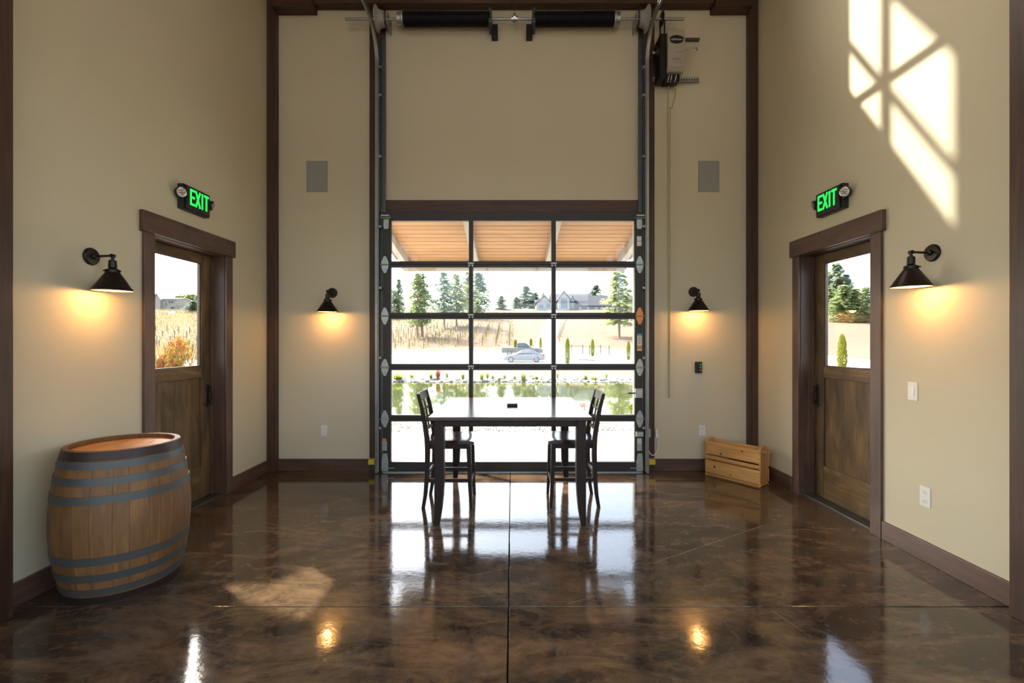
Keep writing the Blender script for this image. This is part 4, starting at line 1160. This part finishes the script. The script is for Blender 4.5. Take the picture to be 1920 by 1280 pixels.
# ------------------------------------------------------------------ vineyard
VP = MB().box(-.05,.05,-.05,.05,-.2,1.75); vpm = bpy.data.meshes.new('vine_post'); vpm.from_pydata(VP.v,[],VP.f); vpm.materials.append(M['post_wood'])
cnt = 0
vl = MB(); rs = random.Random(3)
def vine_here(x,y): return y > 84+max(0,(x+20)*.25) or (x < -22 and y > 74)
for row in range(-24,4):
    x = row*2.6-.5
    ymax = 170
    if x > 2: continue
    y = 72
    while y < ymax:
        if vine_here(x,y) and x < 3+ (y-84)*.07:
            g = hill(x,y)
            if x > -27.5 and y < 120 and cnt < 230 and int((y-72)/4.4) != int((y-1.5-72)/4.4):
                o = mesh_obj('vine_post',vpm); o.location = (x,y,g); o.rotation_euler=(0,0,rs.random())
                tag(o,'thin weathered vineyard post on the dry hillside','post','vineyard posts'); cnt += 1
            n = 9 if y < 110 else 4
            for q in range(n):
                h = rs.uniform(.4,1.7) if rs.random()<.7 else rs.uniform(.2,.6); sx_ = rs.uniform(.04,.13); yy = y+rs.uniform(-.7,.7); xx = x+rs.uniform(-.9,.9); a = rs.random()*3
                vl.add([(xx-sx_*math.cos(a),yy-sx_*math.sin(a),g+h*.3),(xx+sx_*math.cos(a),yy+sx_*math.sin(a),g+h*.4),(xx,yy,g+h)],[(0,1,2)])
        y += 1.5
for row in range(0,46):                       # denser rows seen through the left door
    x = -30-row*2.6; y = 45
    while y < 185:
        if .62 < -x/y < .80:
            g = hill(x,y)
            if int((y-45)/9) != int((y-1.4-45)/9) and cnt < 290 and y < 110:
                o = mesh_obj('vine_post',vpm); o.location = (x,y,g)
                tag(o,'thin weathered vineyard post on the dry hillside','post','vineyard posts'); cnt += 1
            for q in range(8):
                h = rs.uniform(.4,1.7); sx_ = rs.uniform(.05,.13); yy = y+rs.uniform(-.7,.7); xx = x+rs.uniform(-.3,.3); a = rs.random()*3
                vl.add([(xx-sx_*math.cos(a),yy-sx_*math.sin(a),g+h*.3),(xx+sx_*math.cos(a),yy+sx_*math.sin(a),g+h*.4),(xx,yy,g+h)],[(0,1,2)])
        y += 1.4
tag(vl.build('vine_foliage',M['vine'],recalc=False),'yellowing vine foliage in rows across the hillside','vines',kind='stuff')

# ------------------------------------------------------------------ fences on the slope
def fence(name, pts, h, rails, label):
    x0,y0 = pts[0]; r = tag(empty(name,(x0,y0,hill(x0,y0))),label,'fence'); z0 = hill(x0,y0)
    for (x,y) in pts: 
        g = hill(x,y)-z0; MB().box(x-x0-.06,x-x0+.06,y-y0-.06,y-y0+.06,g-.1,g+h).build('post',M['post_wood'],r)
    for zz in rails:
        for (a,b) in zip(pts,pts[1:]):
            MB().beam((a[0]-x0,a[1]-y0,hill(*a)-z0+zz),(b[0]-x0,b[1]-y0,hill(*b)-z0+zz),.05,.05).build('rail',M['post_wood'],r)
fence('gate_fence',[on_ground(px,py) for px,py in ((1071,664),(1092.5,664),(1105.5,665),(1126,664),(1142,666))],1.4,(1.25,.5),'low post and wire gate fence behind the tallest cypress')
fence('gate_fence',[on_ground(px,py) for px,py in ((1005,655),(1020,655))],1.5,(1.0,),'short gate fence above the sedan boot')
fence('drive_fence',[on_ground(px,py) for px,py in ((1049,640),(1051.5,632),(1054,625),(1056.5,618),(1059,611),(1062,603))],1.6,(),'line of posts climbing beside the white driveway')

# ------------------------------------------------------------------ cars
def wheel(r, x, y, rad, w_, parent):
    wl = MB().lathe([(rad*.55,-w_/2),(rad*.93,-w_/2),(rad,-w_*.3),(rad,w_*.3),(rad*.93,w_/2),(rad*.55,w_/2)],20,axis=(0,1,0),o=(x,y,rad)).build('wheel',M['tyre'],parent,smooth=True)
    mb = MB(); ys_ = -1 if y < 0 else 1
    mb.lathe([(rad*.12,ys_*w_*.52),(rad*.12,ys_*w_*.4),(rad*.62,ys_*w_*.4),(rad*.68,ys_*w_*.52),(rad*.6,ys_*w_*.5)],20,axis=(0,1,0),o=(x,y,rad))
    for k in range(5):
        a = k*2*pi/5; mb.beam((x,y+ys_*w_*.5,rad),(x+rad*.62*math.cos(a),y+ys_*w_*.5,rad+rad*.62*math.sin(a)),rad*.16,.02,up=(0,1,0))
    mb.build('alloy_rim',M['alloy'],wl)
def body_loft(stations, mname, name, parent):
    """stations: x, half width low, half width high, z low, z high"""
    secs = []
    for (x,wl_,wh,z0,z1) in stations:
        zm = z0+(z1-z0)*.55
        secs.append([(x,-wl_*.94,z0),(x,-wl_,zm),(x,-wh,z1),(x,wh,z1),(x,wl_,zm),(x,wl_*.94,z0)])
    return MB().sweep(None,secs).build(name,M[mname],parent,smooth=True)
def sedan(x,y,z):
    r = tag(empty('silver_sedan',(x,y,z)),'silver four door sedan parked side-on in the gravel lot','car')
    # faces -x
    body_loft([(-2.42,.72,.62,.28,.6),(-2.3,.84,.74,.22,.72),(-1.7,.91,.82,.2,.86),(-.95,.92,.84,.2,.94),(.0,.93,.85,.2,.97),(1.4,.93,.84,.2,1.0),(2.1,.9,.8,.24,1.02),(2.38,.82,.72,.3,.98),(2.46,.74,.66,.36,.72)],'silver','body',r)
    body_loft([(-1.05,.80,.74,.9,.95),(-.35,.80,.64,.9,1.36),(.2,.80,.62,.9,1.45),(.9,.80,.62,.9,1.44),(1.5,.80,.66,.9,1.26),(2.0,.78,.74,.95,1.03)],'silver','roof',r)
    for sy in (-1,1):
        yy = sy*.80
        for poly in ([(-.78,.98),(.28,.99),(.28,1.36),(.16,1.38),(-.3,1.3)],[(.36,.99),(1.28,1.02),(1.5,1.12),(.98,1.36),(.36,1.37)]):
            vs_ = []
            for off in (0,.025):
                for (px_,pz_) in poly:
                    t = (pz_-.9)/.55; vs_.append((px_,sy*(.80-.155*t+off),pz_))
            n = len(poly); MB().add(vs_,[tuple(range(n)),tuple(range(n,2*n))]+[(i,(i+1)%n,(i+1)%n+n,i+n) for i in range(n)]).build('side_window',M['car_glass'],r)
        MB().box(2.2,2.44,sy*.66,sy*.86,.74,.92).build('taillight',M['taillight'],r,bevel=.02)
        MB().box(-2.4,-2.16,sy*.6,sy*.82,.58,.7).build('headlight',M['alloy'],r,bevel=.02)
        MB().box(-.82,-.66,sy*.9,sy*1.02,.95,1.06).build('mirror',M['silver'],r,bevel=.02)
        for xx in (.05,1.0): MB().box(xx,xx+.16,sy*.915,sy*.945,.8,.83).build('door_handle',M['alloy'],r)
        for xx in (-1.5,1.48): wheel(r,xx,sy*.8,.335,.23,r)
def pickup(x,y,z):
    r = tag(empty('pickup_truck',(x,y,z)),'grey pickup truck parked behind the silver sedan','truck')
    # faces +x
    body_loft([(-2.8,.9,.88,.5,1.12),(-2.7,.95,.93,.45,1.16),(-.75,.95,.93,.45,1.16)],'pewter','cargo_bed',r)
    body_loft([(-.72,.95,.9,.42,1.16),(.6,.95,.9,.42,1.16),(1.1,.95,.9,.42,1.14),(2.2,.95,.86,.42,1.06),(2.7,.9,.8,.45,.98),(2.82,.84,.74,.5,.78)],'pewter','body',r)
    body_loft([(-.72,.88,.78,1.1,1.66),(-.55,.88,.74,1.1,1.8),(.35,.88,.74,1.1,1.8),(.7,.88,.76,1.1,1.6),(1.25,.86,.84,1.1,1.18)],'pewter','cab',r)
    for sy in (-1,1):
        for (xa,xb,xc) in ((-.62,-.2,-.2),(-.1,.55,.92)):
            vs_ = [(xa,sy*.885,1.2),(xc,sy*.885,1.2),(xb,sy*.79,1.68),(xa,sy*.79,1.7)]; vs_ += [(p[0],p[1]+sy*.02,p[2]) for p in vs_]
            MB().add(vs_,[(0,1,2,3),(4,5,6,7),(0,1,5,4),(1,2,6,5),(2,3,7,6),(3,0,4,7)]).build('side_window',M['car_glass'],r)
        for xx in (-1.75,1.75): wheel(r,xx,sy*.82,.38,.25,r)
    MB().box(-2.86,-2.78,-.85,.85,.46,.62).build('bumper',M['alloy'],r,bevel=.02)
    MB().box(-2.81,-2.78,-.82,.82,.66,1.12).build('tailgate',M['pewter'],r,bevel=.02)
sedan(1.38,55.6,hill(1.38,55.6)+.06)
pickup(1.42,65.0,hill(1.42,65)+.06)

# ------------------------------------------------------------------ houses on the ridge
def gable_block(root, x0,x1,y0,y1,z0,zw,zr, ridge, wall_m, roof_m, ov=.5):
    """ridge 'x' runs along x, 'y' runs along y (gable faces the room)"""
    mb = MB().box(x0,x1,y0,y1,z0,zw)
    if ridge == 'y':
        xm = (x0+x1)/2; mb.prism([(x0,zw),(x1,zw),(xm,zr)],'y',y0,y1); w_ = mb.build('wall',wall_m,root)
        rb_ = MB(); k = (zr-zw)/(xm-x0)
        for sg in (-1,1):
            xe = xm+sg*(xm-x0+ov); ze = zw-k*ov
            rb_.prism([(xm,zr+.05),(xe,ze+.05),(xe,ze+.35),(xm,zr+.35)],'y',y0-ov,y1+ov)
        rb_.build('roof',roof_m,root)
    else:
        ym = (y0+y1)/2; mb.prism([(y0,zw),(y1,zw),(ym,zr)],'x',x0,x1); w_ = mb.build('wall',wall_m,root)
        rb_ = MB(); k = (zr-zw)/(ym-y0)
        for sg in (-1,1):
            ye = ym+sg*(ym-y0+ov); ze = zw-k*ov
            rb_.prism([(ym,zr+.05),(ye,ze+.05),(ye,ze+.35),(ym,zr+.35)],'x',x0-ov,x1+ov)
        rb_.build('roof',roof_m,root)
def house_window(root,x0,x1,z0,z1,y,m,nx_=2):
    f = MB().box(x0-.15,x1+.15,y-.12,y-.01,z0-.15,z0).box(x0-.15,x1+.15,y-.12,y-.01,z1,z1+.15).box(x0-.15,x0,y-.12,y-.01,z0,z1).box(x1,x1+.15,y-.12,y-.01,z0,z1)
    for k in range(1,nx_): xx = x0+(x1-x0)*k/nx_; f.box(xx-.06,xx+.06,y-.1,y-.01,z0,z1)
    f = f.build('window',M['house_white'],root); MB().box(x0,x1,y-.06,y-.02,z0,z1).build('pane',m,f)
HY = 190.0; hx_ = lambda px: (px-960)/F*HY; hz = lambda py: 1.5+(640-py)/F*HY
gx0 = hill(hx_(1070),HY)-1
hs = tag(empty('white_house',(hx_(1070),HY,gx0)),'large white gabled house with grey roofs on the ridge','house')
def HB(pxa,pxb,dy0,dy1,pyw,pyr,ridge,wm='house_white',rm='house_roof'):
    ox = hx_(1070); gable_block(hs,hx_(pxa)-ox,hx_(pxb)-ox,dy0,dy1,0,hz(pyw)-gx0,hz(pyr)-gx0,ridge,M[wm],M[rm])
def HW(pxa,pxb,pyt,pyb,dy,m='house_window',n=2):
    ox = hx_(1070); house_window(hs,hx_(pxa)-ox,hx_(pxb)-ox,hz(pyb)-gx0,hz(pyt)-gx0,dy,M[m],n)
HB(1036,1112,0,14,566,549,'x')
HB(1045,1066,-4,6,562,548,'y')
HB(1005,1034,-3,9,569,556,'y')
HB(1006,1040,1,12,570,561,'x')
HB(1084,1140,-3,10,574,554,'x')
HB(1130,1200,6,18,570,550,'x')
HB(1069,1077,-.5,5,563,555,'y')
HW(1050,1061,560,578,-4,n=3); HW(1071.5,1074.5,558,563,-.5,n=1); HW(1010,1018,572,579,-3); HW(1023,1031,570,578,-3); HW(1070,1079,568,577,0); HW(1088,1098,577,586,-3,'house_dark'); HW(1104,1112,576,585,-3); HW(1119,1124,577,585,-3,'house_dark',1); HW(1180,1184,560,566,6)
FY = 195.0; fx_ = lambda px: (px-960)/F*FY; fz = lambda py: 1.5+(640-py)/F*FY
g2 = hill(fx_(318),FY)-1
fh = tag(empty('farm_house',(fx_(318),FY,g2)),'cream two storey farm house with pale roof seen through the left door','house')
ox2 = fx_(318)
def FB(a,b,d0,d1,w_,r_,rd,wm='house_cream',rm='pale_roof'): gable_block(fh,fx_(a)-ox2,fx_(b)-ox2,d0,d1,0,fz(w_)-g2,fz(r_)-g2,rd,M[wm],M[rm])
FB(303,331,0,9,561,558,'x'); FB(329,352,2,8,579,573,'x'); FB(292,304,-1,8,560,551,'y')
for (a,b,t,bb) in ((316,320,564,568),(321,326,564,568),(320,329,575,580),(310,312.5,566,573)): house_window(fh,fx_(a)-ox2,fx_(b)-ox2,fz(bb)-g2,fz(t)-g2,0,M['house_dark'],1)
g3 = hill(fx_(370),FY)-1; ox3 = fx_(375)
fb = tag(empty('farm_barn',(ox3,FY,g3)),'low barn with a broad pale roof beside the farm house','barn')
gable_block(fb,fx_(354.5)-ox3,fx_(398)-ox3,0,10,0,fz(573)-g3,fz(564)-g3,'x',M['house_cream'],M['pale_roof'])

# small ornamental tree outside the left door, out of the picture: it dapples the sun that falls through the door glass
r = tag(empty('ornamental_tree',(-5.46,5.75,-.05)),'slim ornamental tree shading the half-glass door by the barrel','tree')
o = mesh_obj('crown',with_mat(blob_mesh('crown',77,1500,.15,lobes=0),M['leaf_green']),r); o.scale = (.9,.95,.85); o.location = (0,.5,4.27)
o = mesh_obj('crown_top',with_mat(blob_mesh('crown_top',78,900,.15,lobes=0),M['leaf_green']),r); o.scale = (.75,.7,1.0); o.location = (0,-.22,4.9)
t = mesh_obj('trunk',TRUNKM,r); t.scale = (3,3,4.2)
